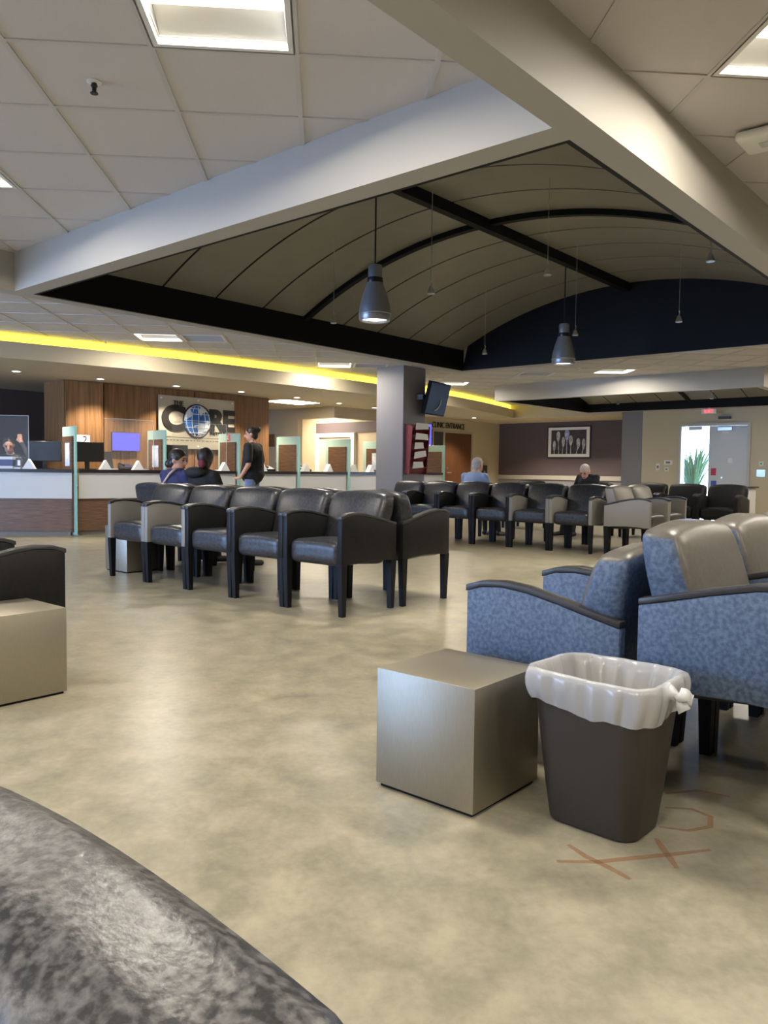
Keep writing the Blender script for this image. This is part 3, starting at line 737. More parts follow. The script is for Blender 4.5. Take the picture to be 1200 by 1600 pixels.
# ================================================================== RECEPTION
def arc(q): return -10.75 - .022 * (q - 10.6) ** 2
DV = [(-11.22, 5.97), (-10.98, 7.36), (-10.83, 8.74), (-10.76, 10.09), (-10.77, 11.46), (-10.85, 12.72), (-11.03, 14.1), (-11.23, 15.26)]
ST = [(-13.0, 4.0)] + DV
names = ['reception desk section at the left edge with the box files', 'reception desk section between the first two glass dividers', 'reception desk section behind the two seated people', 'reception desk section behind the standing person', 'reception desk section right of the standing person with two tent cards', 'reception desk section just left of the grey column', 'reception desk section hidden behind the grey column', 'reception desk section just right of the brochure rack']
def nrm(a, b):
    d = Vector((b[0] - a[0], b[1] - a[1])).normalized(); return d, Vector((-d.y, d.x))   # second one points behind the desk
for k in range(8):
    a, b = Vector(ST[k]), Vector(ST[k + 1]); d, n = nrm(a, b)
    def mitre(i):
        pa, pb = Vector(ST[max(i - 1, 0)]), Vector(ST[min(i + 1, 8)]); dd = (pb - pa).normalized()
        if i: dd = Vector((-.044 * (ST[i][1] - 10.6), 1)).normalized()
        return Vector((-dd.y, dd.x))
    na, nb2 = mitre(k), mitre(k + 1); na /= na.dot(n); nb2 /= nb2.dot(n)
    a = a + d * .05; b = b - d * .05
    o = empty('reception_desk', (a.x, a.y, 0), 0, names[k], 'desk', 'reception desk sections')
    def slab(name, off0, off1, z0, z1, m_, inset=0):
        p = [a + na * off0, b + nb2 * off0, b + nb2 * off1, a + na * off1]
        link(name, prism([(v.x - a.x, v.y - a.y) for v in p], 'z', z0, z1, smooth=False), o, None, 0, m_)
    slab('worktop', -.03, .62, .952, 1.0, worktop); slab('upper_panel', 0, .03, .56, .95, counter_white); slab('lower_panel', .03, .06, .07, .56, walnut); slab('kick_plate', .06, .08, 0, .07, mat('kick_laminate', rgb(120, 112, 98), .5))
    slab('desk_surface', .3, .95, .70, .74, walnut)
for k, (x, y) in enumerate(DV):
    a, b = Vector(ST[k]), Vector((x, y)); nx = Vector(ST[k + 2]) if k + 2 < len(ST) else b + (b - a)
    d = Vector((-.044 * (y - 10.6), 1)).normalized(); n = Vector((-d.y, d.x)); rz = math.atan2(n.y, n.x)
    lb = ['frosted glass desk divider at the left with a bluish notice, nearest the left edge', 'frosted glass desk divider left of the person in the blue jacket', 'frosted glass desk divider with a pink number 3', 'frosted glass desk divider right of the standing person', 'frosted glass desk divider in front of the corridor door frame', 'frosted glass desk divider touching the left side of the grey column', 'frosted glass desk divider hidden behind the grey column', 'frosted glass desk divider below the blue wall screen']
    o = empty('desk_divider', (x, y, 0), rz, lb[k], 'divider', 'frosted glass desk dividers')
    g_ = box('glass_sheet', -.04, .60, -.012, .012, .02, 1.65, frost, o, .002, 1)
    box('glass_edge', -.05, -.04, -.013, .013, .02, 1.65, glass_edge, g_)
    box('wood_panel', .03, .50, .013, .045, .05, 1.50, walnut, o, .002, 1)
    box('base_plate', -.04, .60, -.03, .03, 0, .02, alu, o)
    if k in (0, 1, 5): box('notice', .12, .34, .0455, .048, 1.05, 1.40, mat('notice_blue', rgb(175, 195, 225), .6, color2=rgb(235, 238, 242), scale=9), o)
    if k == 2:
        t = link('number', text_mesh('3', .17, .002, bold=.004), o, (.27, .0145, 1.575), 0, mat('pink_ink', rgb(225, 90, 110), .5)); t.rotation_euler = (R(90), 0, R(180)); t.scale = (1.5, 1, 1)
# number 2 card seen past the first divider
o = tag(box('number_card', -.11, .11, -.004, .004, 0, .27, paper), 'white card with number 2 on the wood wall beside the first divider', 'card')
o.location = (-12.42, 6.75, 1.30); o.rotation_euler[2] = math.atan2(.59, .14)
t = link('digit', text_mesh('2', .16, .002), o, (0.03, -.006, .19), 0, darktext); t.rotation_euler = (R(90), 0, 0)

# helper: place items on the desk top behind its front edge
def desk_point(k, t, off):
    a, b = Vector(ST[k]), Vector(ST[k + 1]); d, n = nrm(a, b); p = a.lerp(b, t) + n * off
    return p, math.atan2(d.y, d.x)
tent = prism([(-.09, 0), (.09, 0), (0, .15)], 'y', -.05, .05, smooth=False)
ti = 0
tl = ['at the left edge beside the monitor', 'left one on the second desk', 'right one on the second desk', 'between the hooded person and divider 3', 'right beside the standing person', 'left of a pair past the standing woman', 'right of a pair past the standing woman', 'left of the column, first', 'left of the column, touching it']
for k, t_ in ((0, .74), (1, .35), (1, .72), (2, .85), (3, .45), (4, .22), (4, .68), (5, .25), (5, .68)):
    p, rz = desk_point(k, t_, .12)
    o = link('tent_card', tent, None, (p.x, p.y, 1.0), rz, paper); tag(o, 'white folded tent card on the reception desk, ' + tl[ti], 'card', 'tent cards'); ti += 1
def monitor(p, rz, label, w_=.5, h_=.31, z=1.03):
    o = empty('monitor', (p.x, p.y, z - .1), rz, label, 'monitor', 'reception monitors')
    box('screen', -w_ / 2, w_ / 2, -.02, .02, .12, .12 + h_, blackpl, o, .006, 1)
    box('stand', -.03, .03, -.0, .04, .0, .16, blackpl, o); box('foot', -.11, .11, -.07, .09, -.0, .012, blackpl, o)
for k, t_, off, lb in ((0, .79, .42, 'black monitor back on the left desk before the first divider'), (1, .24, .45, 'black monitor right behind the first divider'), (2, .3, .45, 'black monitor behind the person in the blue jacket'), (4, .16, .45, 'narrow black monitor edge right of the fourth divider'), (5, .2, .45, 'dark monitor by the fifth divider')):
    p, rz = desk_point(k, t_, off); monitor(p, rz + (R(60) if k in (4, 5) else 0), lb, z=1.1)
# phones, trays, boxes
def phone(p, rz, label):
    o = empty('desk_phone', (p.x, p.y, 1.0), rz, label, 'phone', 'desk phones')
    link('base', prism([(-.10, 0), (.10, 0), (.10, .10), (-.10, .04)], 'x', -.1, .1, .006, 1), o, None, 0, blackpl)
    link('handset', tube([(-.07, -.09, .07), (-.08, -.03, .095), (-.08, .04, .11), (-.07, .09, .10)], [.022, .014, .014, .022], 8), o, None, 0, blackpl)
for k, t_, lb in ((1, .68, 'black desk phone between two tent cards'), (3, .75, 'black desk phone right of the standing person'), (4, .45, 'black desk phone between the paired tent cards')):
    p, rz = desk_point(k, t_, .46); phone(p, rz, lb)
p, rz = desk_point(1, .49, .47)
o = empty('payment_screen', (p.x, p.y, 1.0), rz, 'slim tilted dark payment screen on the second desk', 'screen')
link('panel', prism([(-.02, .03), (.0, .02), (.09, .28), (.07, .29)], 'x', -.06, .06, .003, 1), o, None, 0, blackpl); box('foot', -.07, .07, -.06, .08, 0, .02, blackpl, o)
for j, (t_, wd, h_, m_, lb) in enumerate(((.66, .10, .17, blackpl, 'black box file next to the blue striped box'), (.575, .26, .17, mat('striped_box', rgb(50, 60, 120), .5), 'blue and white striped box on the left desk'), (.50, .10, .18, blackpl, 'black box file at the picture edge'))):
    p, rz = desk_point(0, t_, .46)
    o = empty('box_file', (p.x, p.y, 1.0), rz, lb, 'box', 'boxes on the left desk')
    box('body', -wd / 2, wd / 2, -.14, .14, 0, h_, m_, o, .004, 1)
    if j == 1: box('white_band', -wd / 2 - .002, wd / 2 + .002, -.142, .142, .0, .04, white, o); box('lid', -wd / 2 - .004, wd / 2 + .004, -.144, .144, h_ - .03, h_ + .012, white, o)
    else: box('label_patch', -.02, .02, -.1425, -.14, .05, .13, paper, o)
# clear acrylic screens on the desks
for j, (k, t0_, t1_, lb) in enumerate(((0, .30, .72, 'large clear acrylic screen at the left edge before the staff member'), (1, .38, .95, 'clear acrylic screen on the second desk before the wood wall'), (2, .2, .95, 'clear acrylic screen in front of the big sign'))):
    a, rz = desk_point(k, t0_, .26); b, _ = desk_point(k, t1_, .26)
    L_ = (b - a).length
    o = empty('acrylic_screen', (a.x, a.y, 1.0), rz, lb, 'screen', 'clear acrylic desk screens')
    box('pane', 0, L_, -.003, .003, .02, .80, acrylic, o)
    bm = bmesh.new(); add_box(bm, 0, L_, -.004, .004, .80, .806); add_box(bm, L_, L_ + .006, -.004, .004, 0, .806); link('edge', mesh(bm), o, None, 0, mat('acrylic_edge', rgb(205, 212, 212), .2))
    box('foot', .1, .2, -.06, .06, 0, .02, white, o); box('foot', L_ - .2, L_ - .1, -.06, .06, 0, .02, white, o)
# blue lit screen reflected on the wood wall side: a wall display
q_ = Vector((-12.355, 7.45))
o = empty('wall_display', (-12.33, 7.47, 1.34), math.atan2(1.74, .12), 'glowing violet display on the wood wall left of the sign', 'display')
box('bezel', -.26, .26, -.05, -.02, -.02, .30, blackpl, o); box('screen', -.255, .255, -.053, -.05, -.015, .295, screen_blue, o); 

# big sign on the wood wall
sr = math.atan2(1.0, .045)
sg = empty('wall_sign', (-12.235, 8.90, 1.39), R(90) - math.atan2(.06, 1.6), 'large framed sign with dark CORE lettering and a blue globe', 'sign')
box('plate', -.82, .82, -.045, -.02, 0, .95, mat('sign_plate', rgb(190, 184, 168), .28, metal=.35), sg, .004, 1)
def stext(s, size, x, z, m_=darktext, d=.008, name='letter'):
    t_ = link(name, text_mesh(s, size, d, bold=size * .05 if size > .3 else 0), sg, (x, -.054, z), 0, m_); t_.rotation_euler = (R(90), 0, 0); return t_
def fat(o_, sx, sz): o_.scale = (sx, sz, 1); return o_
fat(stext('C', .60, -.52, .53), 1.15, 1.0); fat(stext('R', .56, .40, .53), 1.0, .95); fat(stext('E', .56, .68, .53), 1.0, .95)
stext('THE', .12, -.42, .82); stext('INSTITUTE', .085, .46, .30)
box('rule', -.78, .78, -.048, -.045, .205, .211, darktext, sg)
bm = bmesh.new()
xx = -.70
while xx < .70:
    wd = random.uniform(.03, .09); add_box(bm, xx, min(xx + wd, .72), -.047, -.045, .145, .165); xx += wd + .025
link('small_print', mesh(bm), sg, None, 0, mat('small_print', rgb(120, 114, 102), .5))
for bx, bz in ((-.77, .90), (.77, .90), (-.77, .05), (.77, .05), (0, .90), (0, .05)):
    link('bolt', lathe([(.016, 0), (.016, .012), (.001, .016)], 12), sg, (bx, -.045, bz)).rotation_euler = (R(90), 0, 0)
    sg.children[-1].data.materials.append(alu)
# globe: flattened dome, blue seas, white graticule and land
def globe_mat():
    M = bpy.data.materials.new('globe'); M.use_nodes = True; nt = M.node_tree; b = nt.nodes['Principled BSDF']; L = nt.links.new
    tc = nt.nodes.new('ShaderNodeTexCoord'); n = nt.nodes.new('ShaderNodeTexNoise'); n.inputs['Scale'].default_value = 4.2; n.inputs['Detail'].default_value = 5
    L(tc.outputs['Object'], n.inputs['Vector']); cr = nt.nodes.new('ShaderNodeValToRGB'); cr.color_ramp.interpolation = 'CONSTANT'
    cr.color_ramp.elements[0].color = rgb(40, 110, 195); cr.color_ramp.elements[1].color = rgb(220, 232, 242); cr.color_ramp.elements[1].position = .54
    L(n.outputs['Fac'], cr.inputs[0]); L(cr.outputs[0], b.inputs['Base Color']); b.inputs['Roughness'].default_value = .35
    return M
gl = link('globe', mesh((lambda b_: (add_lathe(b_, [(.29 * math.sin(R(a)), .05 * math.cos(R(a))) for a in (90, 75, 60, 45, 30, 15, 1)], 36), b_)[1])(bmesh.new()), 'g', True), sg, (-.02, -.05, .52)); gl.rotation_euler = (R(90), 0, 0); gl.data.materials.append(globe_mat())
bm = bmesh.new()
for lon in (-60, -30, 0, 30, 60):
    add_tube(bm, [(.29 * math.sin(R(lon)) * math.cos(R(la)), .29 * math.sin(R(la)), .05 * math.cos(R(lon)) * math.cos(R(la)) + .003) for la in range(-90, 91, 15)], .006, 5)
for la in (-50, -25, 0, 25, 50):
    add_tube(bm, [(.29 * math.sin(R(lo_)) * math.cos(R(la)), .29 * math.sin(R(la)), .05 * math.cos(R(lo_)) * math.cos(R(la)) + .003) for lo_ in range(-90, 91, 15)], .006, 5)
link('graticule', mesh(bm, 'gr', True), gl, None, 0, white)
bm = bmesh.new(); add_tube(bm, [(.30 * math.cos(R(a)), .30 * math.sin(R(a)), .004) for a in range(0, 361, 10)], .014, 6); link('ring', mesh(bm, 'ri', True), gl, None, 0, darktext)

# corridor notices
o = tag(box('wall_notice', -.16, .16, -.006, .0, 0, .42, paper), 'white notice sheet on the beige corridor wall', 'notice'); o.location = (-14.3, 12.825, 1.2)
o = tag(box('wall_picture', -.22, .22, -.02, 0, 0, .3, mat('brown_picture', rgb(120, 90, 66), .5)), 'small brown picture on the wall right of the wood wall', 'picture'); o.location = (-14.72, 12.82, 1.58)

# clinic entrance
box('door_frame_dummy', 0, 0, 0, 0, 0, 0, white) if False else None
d1 = tag(link('door_1', boxes_mesh([(CW, CW + .03, 17.36, 17.43, 0, 2.15), (CW, CW + .03, 18.70, 18.77, 0, 2.15), (CW, CW + .03, 17.43, 18.70, 2.09, 2.15), (CW, CW + .03, 16.86, 16.92, 0, 2.15), (CW, CW + .03, 16.92, 17.36, 2.10, 2.15), (CW, CW + .03, 16.92, 17.36, 1.58, 1.64)]), None, None, 0, mat('door_frame_paint', rgb(168, 160, 142), .5)), kind='structure')
box('door_leaf', CW + .001, CW + .022, 17.44, 18.69, .01, 2.085, brown_door, d1); box('sidelight_pane', CW + .001, CW + .012, 16.92, 17.36, 1.64, 2.10, mat('dark_glass', rgb(70, 68, 60), .1), d1)
box('sidelight_panel', CW + .001, CW + .012, 16.92, 17.36, .05, 1.58, mat('pale_panel', rgb(196, 176, 168), .4), d1)
hdl = link('door_handle', tube([(CW + .02, 17.55, 1.0), (CW + .07, 17.55, 1.0), (CW + .07, 17.68, 1.0)], .012, 8), d1, None, 0, alu)
box('lock', CW + .022, CW + .035, 17.52, 17.58, 1.08, 1.14, alu, d1)
t = link('wall_lettering', text_mesh('CLINIC ENTRANCE', .215, .008), None, (CW + .012, 17.62, 2.275), 0, darktext); t.rotation_euler = (R(90), 0, R(90)); t.scale = (.82, 1.0, 1)
tag(t, 'dark CLINIC ENTRANCE letters above the brown door', 'lettering')
o = empty('wall_screen', (CW + .025, 16.60, 1.47), R(90), 'narrow upright blue lit screen beside the brochure rack', 'display')
box('bezel', -.2, .2, -.02, .02, -.01, .82, blackpl, o); box('screen', -.19, .19, -.024, -.02, .005, .805, screen_blue, o); box('bright_block', -.15, .15, -.026, -.024, .05, .26, mat('screen_white', (.7, .7, 1, 1), .4, emit=(.7, .65, 1, 1), strength=1.0), o); box('icon', -.10, .10, -.026, -.024, .5, .66, mat('screen_icon', (.5, .5, 1, 1), .4, emit=(.5, .5, 1, 1), strength=1.0), o)
o = empty('elevator_panel', (CW, 19.42, .80), R(90), 'dark metal wall panel on the beige wall right of the brown door', 'panel')
box('plate', -.15, .15, -.012, 0, 0, .42, mat('dark_plate', rgb(96, 90, 80), .3, metal=.6), o); box('button', -.04, .04, -.02, -.012, .18, .26, alu, o)
o = tag(box('room_sign', -.10, .10, -.01, 0, 0, .06, blackpl), 'tiny black plate on the wall left of the brown door', 'sign'); o.location = (CW + .012, 16.65, 1.66); o.rotation_euler[2] = R(90)

# framed tulip photograph on the plum wall
fp = empty('framed_picture', (-10.50, 20.2, 1.44), 0, 'framed black and white tulip photograph on the plum wall', 'picture')
box('frame', -.67, .67, -.03, 0, 0, .90, blackpl, fp, .004, 1); box('mat_board', -.635, .635, -.033, -.03, .035, .865, paper, fp); box('photo', -.54, .54, -.035, -.033, .12, .79, mat('photo_black', rgb(38, 36, 38), .4, color2=rgb(66, 64, 66), scale=4), fp)
tul = [(-.44, .16, .36, 0), (-.30, .2, .62, -.02), (-.19, .17, .46, .03), (-.05, .26, .66, 0), (.07, .22, .50, .0), (.24, .2, .42, .06), (.42, .17, .40, .04)]
for i_, (tx, tw, th, ln_) in enumerate(tul):
    bmt = bmesh.new(); pts = []
    for k in range(17):
        a = 2 * math.pi * k / 16; pts.append((tx + ln_ + .45 * tw * math.sin(a) * .62 * (1 - .25 * math.cos(a)), .12 + th - .13 - .0 + .15 * -math.cos(a) * 1.0))
    vv = [bmt.verts.new((a_, -.0375 - .0003 * i_, b_)) for a_, b_ in pts[:-1]]; bmt.faces.new(vv)
    st = [bmt.verts.new(c_) for c_ in ((tx - .012, -.0365, .122), (tx + .012, -.0365, .122), (tx + ln_ + .01, -.0365, .12 + th - .2), (tx + ln_ - .01, -.0365, .12 + th - .2))]; bmt.faces.new(st)
    link('tulip_print', mesh(bmt), fp, None, 0, mat('tulip_blue', rgb(130, 140, 200), .5, color2=rgb(200, 205, 225), scale=12) if i_ == 3 else mat('tulip_white', rgb(150, 150, 148), .5, color2=rgb(206, 206, 204), scale=14))

# ---- column fittings: television and brochure rack
tv = empty('television', (-8.40, 11.19, 2.02), R(100), 'black television on the column side with a curved white gleam', 'television')
bx_ = link('screen_body', mesh(cushion(.78, .06, .58, .012, (4, 1, 4)), 'tv', True, 40), tv, (0, 0, .29), 0, mat('matt_black', (.006, .006, .007, 1), .6, spec=.12)); bx_.rotation_euler = (R(14), 0, 0)
bz_ = box('screen_glass', -.365, .365, -.033, -.0305, -.265, .265, mat('screen_black', (.004, .004, .005, 1), .4, spec=.2), bx_)
link('gleam_arc', tube([(-.05 + .16 * math.sin(R(a)), -.04, -.02 - .18 * math.cos(R(a))) for a in range(0, 100, 12)], .009, 6), bx_, None, 0, white)  # white tube standing in for the curved gleam on the dark screen
link('bracket', boxes_mesh([(-.45, -.10, .03, .07, .25, .33), (-.45, -.36, .03, .16, .25, .33)]), tv, None, 0, blackpl)
rk = empty('brochure_rack', (-8.52, 10.72, .98), R(90), 'maroon wall rack holding white brochures on the column', 'rack')
link('side_panel', prism([(0, 0), (-.10, .0), (-.16, .82), (-.02, .86), (0, .86)], 'x', -.25, -.235, smooth=False), rk, None, 0, redrack)
link('side_panel', prism([(0, 0), (-.10, .0), (-.16, .82), (-.02, .86), (0, .86)], 'x', .235, .25, smooth=False), rk, None, 0, redrack)
box('back_panel', -.235, .235, -.012, 0, 0, .86, redrack, rk)
for k in range(5):
    z0 = .04 + k * .165
    link('pocket', prism([(-.02, z0), (-.095 - .012 * k, z0 + .09), (-.105 - .012 * k, z0 + .09), (-.03, z0 - .01)], 'x', -.235, .235, smooth=False), rk, None, 0, redrack)
for k, (bx, bw, tz) in enumerate(((-.02, .30, 0), (.02, .34, .03), (-.03, .26, 0), (.03, .36, -.02), (.02, .36, .0))):
    z0 = .10 + (k if k < 5 else 4) * .165 + (.05 if k == 5 else 0)
    o = empty('brochure', (-8.52 + .075 + .012 * k, 10.72 + bx, .98 + z0), R(90), 'white brochure in the maroon rack, ' + ['bottom pocket', 'second pocket from the bottom', 'middle pocket', 'second pocket from the top', 'top pocket, front one', 'top pocket, rear one'][k], 'brochure', 'brochures in the rack')
    link('cover', prism([(-bw / 2, 0), (bw / 2, .02 + tz), (bw / 2 - .02, .12 + tz), (-bw / 2 + .02, .115)], 'y', -.045, -.035, smooth=False), o, None, 0, paper)

# ================================================================== EXIT DOOR
d2 = tag(link('door_2', boxes_mesh([(-6.72, -6.66, 18.26, 18.5, 0, 2.19), (-5.22, -5.16, 18.26, 18.5, 0, 2.19), (-6.66, -5.22, 18.26, 18.5, 2.13, 2.19)]), None, None, 0, mat('exit_frame', rgb(190, 186, 176), .45)), kind='structure')
leaf = box('door_leaf', -6.05, -5.225, 18.30, 18.345, .01, 2.125, doorwhite, d2)
box('closer', -5.85, -5.55, 18.24, 18.30, 2.02, 2.09, alu, d2); box('closer_arm', -6.5, -6.2, 18.25, 18.30, 2.04, 2.12, white, d2)
for nm, x_, z_, w_, h_, m_ in (('notice', -5.58, 1.30, .09, .11, paper), ('red_sticker', -5.93, 1.02, .11, .16, redink), ('blue_sticker', -5.92, .78, .12, .12, blueink), ('top_notice', -5.70, 1.96, .14, .13, paper), ('lock', -5.75, .95, .04, .04, alu)):
    box(nm, x_ - w_ / 2, x_ + w_ / 2, 18.294, 18.2995, z_, z_ + h_, m_, leaf)
link('door_glass', boxes_mesh([(-6.66, -6.05, 18.40, 18.41, 0, 2.13)]), d2, None, 0, glass)
o = empty('exit_sign', (-5.98, 18.02, 2.385), 0, 'small red lit EXIT sign above the exit door', 'sign')
box('case', -.16, .16, -.02, .02, 0, .10, white, o); box('stem', -.02, .02, -.015, .015, .10, .121, white, o); t = link('letters', text_mesh('EXIT', .10, .002), o, (0, -.023, .05), 0, exit_red); t.rotation_euler = (R(90), 0, 0)
o = tag(box('door_sensor', -.13, .13, -.06, 0, 0, .06, mat('sensor_brown', rgb(70, 62, 56), .5)), 'dark motion sensor box over the exit door', 'sensor'); o.location = (-5.72, 18.3, 2.27)
for nm, x_, z_, w_, h_, m_, lb, ct in (('wall_switch', -7.20, 1.12, .09, .16, white, 'white switch plate left of the exit door, lower left one', 'switch'), ('thermostat', -6.96, 1.25, .20, .11, white, 'white thermostat box left of the exit door', 'thermostat'), ('wall_box', -6.99, 1.10, .09, .09, white, 'small white box below the thermostat', 'box'),
                                   ('keypad', -4.93, 1.0, .18, .16, alu, 'silver keypad right of the exit door', 'keypad'), ('door_button', -4.93, 1.24, .09, .09, greenink, 'green round door button above the keypad', 'button')):
    o = empty(nm, (x_, 18.3, z_), 0, lb, ct); box('plate', -w_ / 2, w_ / 2, -.02, 0, 0, h_, white if nm != 'keypad' else alu, o, .004, 1); box('face', -w_ / 4, w_ / 4, -.026, -.02, h_ * .3, h_ * .7, m_ if m_ is not white else mat('grey_face', rgb(120, 118, 114), .4), o)
# outside ground and plants
tag(box('ground_outside', -18, 12, 18.5, 40, -.12, -.02, mat('pale_concrete', rgb(190, 188, 180), .8)), kind='structure')
def plant(x, y, h, n, label, pot=True, seed=1):
    rg = random.Random(seed); o = empty('potted_plant', (x, y, 0), 0, label, 'plant', )
    if pot: link('pot', lathe([(.15, 0), (.19, .3), (.2, .34), (.18, .34), (.17, .28), (.001, .28)], 20), o, None, 0, potm)
    link('soil', lathe([(.001, .26), (.165, .26), (.165, .285), (.001, .285)], 16), o, None, 0, mat('soil', rgb(60, 46, 36), .9))
    for k in range(n):
        a = 2 * math.pi * k / n + rg.uniform(-.3, .3); l = h * rg.uniform(.75, 1.1); sp = rg.uniform(.25, .75) * h * .6; wd = rg.uniform(.025, .045)
        bm = bmesh.new(); A = []
        for s in range(6):
            t = s / 5; r_ = sp * t ** 1.4; z = .28 + l * (t - .35 * t * t * (sp / h + .3)); ww = wd * math.sin(math.pi * (t * .85 + .1))
            c = Vector((r_ * math.cos(a), r_ * math.sin(a), z)); sd = Vector((-math.sin(a), math.cos(a), 0)) * ww
            A.append([bm.verts.new(c - sd), bm.verts.new(c + Vector((0, 0, -.006))), bm.verts.new(c + sd), bm.verts.new(c + Vector((0, 0, .003)))])
        for p_, q_ in zip(A, A[1:]):
            for i_ in range(4): bm.faces.new((p_[i_], p_[(i_ + 1) % 4], q_[(i_ + 1) % 4], q_[i_]))
        bm.faces.new(A[0][::-1]); bm.faces.new(A[-1])
        link('leaf', mesh(bm, 'lf', True), o, None, 0, leafm)
plant(-6.75, 19.4, 1.75, 46, 'bushy green potted plant outside the exit door, left one', seed=2)
plant(-6.35, 20.7, 1.6, 40, 'bushy green potted plant outside the exit door, right one', seed=5)
plant(-5.2, 17.6, .75, 4, 'dark slim-leaved potted plant before the white exit door leaf', seed=9)
# pale bin cabinet and steel cube by the door
o = empty('waste_cabinet', (-4.45, 15.3, 0), 0, 'cream cabinet with dark overhanging top below the exit door', 'cabinet')
box('body', -.2, .2, -.2, .2, 0, .80, counter_white, o, .006, 1); box('top', -.24, .24, -.24, .24, .80, .83, worktop, o, .004, 1); box('opening', -.1, .1, -.204, -.2, .6, .72, blackm, o)
steel_cube(-3.25, 12.75, .5, .42, 'dull steel cube table beside the dark chairs below the exit door')

# ================================================================== PEOPLE
def capsule(bm, a, b, ra, rb, n=14):
    a, b = Vector(a), Vector(b); d = b - a; L_ = d.length
    q = Vector((0, 0, 1)).rotation_difference(d).to_matrix().to_4x4() if L_ > 1e-5 else Matrix.Identity(4)
    prof = [(ra * math.cos(R(t)), ra * math.sin(R(t))) for t in (-88, -65, -40, -15)] + [(rb * math.cos(R(t)), L_ + rb * math.sin(R(t))) for t in (15, 40, 65, 88)]
    add_lathe(bm, [(max(r, .0008), z) for r, z in prof], n, a, q)
def ellipsoid(bm, c, r, rot=None, n=18):
    mt = (rot.to_4x4() if rot else Matrix.Identity(4)) @ Matrix.Diagonal((r[0], r[1], r[2], 1))
    add_lathe(bm, [(max(math.cos(R(t)), .002), math.sin(R(t))) for t in range(-88, 89, 16)], n, c, mt)
def fuse(name, prims, voxel, mats, parent, smooth=2):
    """union of the shapes as one continuous skin, each face takes the material of the shape it comes from"""
    bm = bmesh.new()
    for p in prims:
        if p[0] == 'c': capsule(bm, *p[1:5])
        else: ellipsoid(bm, p[1], p[2], p[3])
    bmesh.ops.recalc_face_normals(bm, faces=bm.faces)
    me = bpy.data.meshes.new('tmp'); bm.to_mesh(me); bm.free()
    o = bpy.data.objects.new('tmp', me); COL.objects.link(o)
    md = o.modifiers.new('r', 'REMESH'); md.mode = 'VOXEL'; md.voxel_size = voxel
    sm = o.modifiers.new('s', 'SMOOTH'); sm.iterations = smooth; sm.factor = .5
    bpy.context.view_layer.update()
    out = bpy.data.meshes.new_from_object(o.evaluated_get(bpy.context.evaluated_depsgraph_get()))
    bpy.data.objects.remove(o); bpy.data.meshes.remove(me)
    out.materials.clear()
    for m_ in mats: out.materials.append(m_)
    n = len(out.polygons); C_ = np.empty(n * 3); out.polygons.foreach_get('center', C_); C_ = C_.reshape(-1, 3)
    best = np.full(n, 1e9); idx = np.zeros(n, int)
    for p in prims:
        if p[0] == 'c':
            a, b = np.array(p[1]), np.array(p[2]); d = b - a; t = np.clip(((C_ - a) @ d) / max(d @ d, 1e-9), 0, 1)
            ds = np.linalg.norm(C_ - (a + t[:, None] * d), axis=1) - (p[3] + (p[4] - p[3]) * t); mi = p[5]
        else:
            rm = np.array(p[3]) if p[3] else np.eye(3)
            loc = (C_ - np.array(p[1])) @ rm / np.array(p[2]); ds = (np.linalg.norm(loc, axis=1) - 1) * min(p[2]); mi = p[4]
        k = ds < best; best[k] = ds[k]; idx[k] = mi
    out.polygons.foreach_set('material_index', idx.astype(np.int32)); out.polygons.foreach_set('use_smooth', np.ones(n, bool))
    return link(name, out, parent)
skin = mat('skin', rgb(198, 150, 124), .5); skin2 = mat('skin_fair', rgb(214, 164, 142), .5)
hair_dark = mat('dark_hair', (.012, .010, .009, 1), .4, color2=(.03, .024, .02, 1), scale=60, stretch=(1, 1, .2)); hair_white = mat('white_hair', rgb(206, 196, 190), .6, color2=rgb(180, 170, 164), scale=70)
shirt_black = mat('black_cloth', (.012, .012, .014, 1), .8); jean = mat('light_denim', rgb(138, 156, 190), .8, color2=rgb(120, 138, 172), scale=60); jacket_blue = mat('blue_jacket', rgb(52, 54, 98), .75); shirt_lblue = mat('light_blue_shirt', rgb(160, 176, 205), .8)
trouser = mat('dark_trousers', (.02, .021, .026, 1), .8); shoe = mat('dark_shoes', (.015, .014, .014, 1), .5); eye_m = mat('eye', (.02, .015, .012, 1), .2); lip_m = mat('lips', rgb(150, 80, 76), .5)
def hand(prims, wrist, dirv, side, mi):
    """palm and five separate fingers"""
    wv = Vector(wrist); d = Vector(dirv).normalized(); s = Vector(side).normalized(); n = d.cross(s)
    prims.append(('c', wv, wv + d * .07, .024, .030, mi))
    for k, (off, ln_) in enumerate(((-.030, .062), (-.011, .074), (.010, .070), (.030, .055))):
        b = wv + d * .085 + s * off; m_ = b + d * ln_ * .55 + n * .008; e = b + d * ln_ * .9 + n * .028
        prims.append(('c', b, m_, .0095, .009, mi)); prims.append(('c', m_, e, .009, .008, mi))
    b = wv + d * .03 - s * .028; prims.append(('c', b, b + d * .035 - s * .026, .012, .010, mi)); prims.append(('c', b + d * .035 - s * .026, b + d * .062 - s * .028 + n * .012, .010, .009, mi))
def head_prims(c, look, mi):
    """head centred at c looking along look (3-vector): skull, jaw, nose, ears; returns prims, axes"""
    f_ = Vector(look).normalized(); s = f_.cross(Vector((0, 0, 1))).normalized(); u_ = s.cross(f_)
    rot = Matrix((s, f_, u_)).transposed(); c = Vector(c)
    P_ = [('e', c + u_ * .025, (.073, .092, .090), rot, mi), ('e', c - u_ * .045 + f_ * .022, (.058, .066, .068), rot, mi), ('c', c + f_ * .088 + u_ * .012, c + f_ * .106 - u_ * .022, .010, .015, mi),
          ('e', c + s * .074 - f_ * .006, (.010, .022, .032), rot, mi), ('e', c - s * .074 - f_ * .006, (.010, .022, .032), rot, mi)]
    return P_, (c, s, f_, u_, rot)
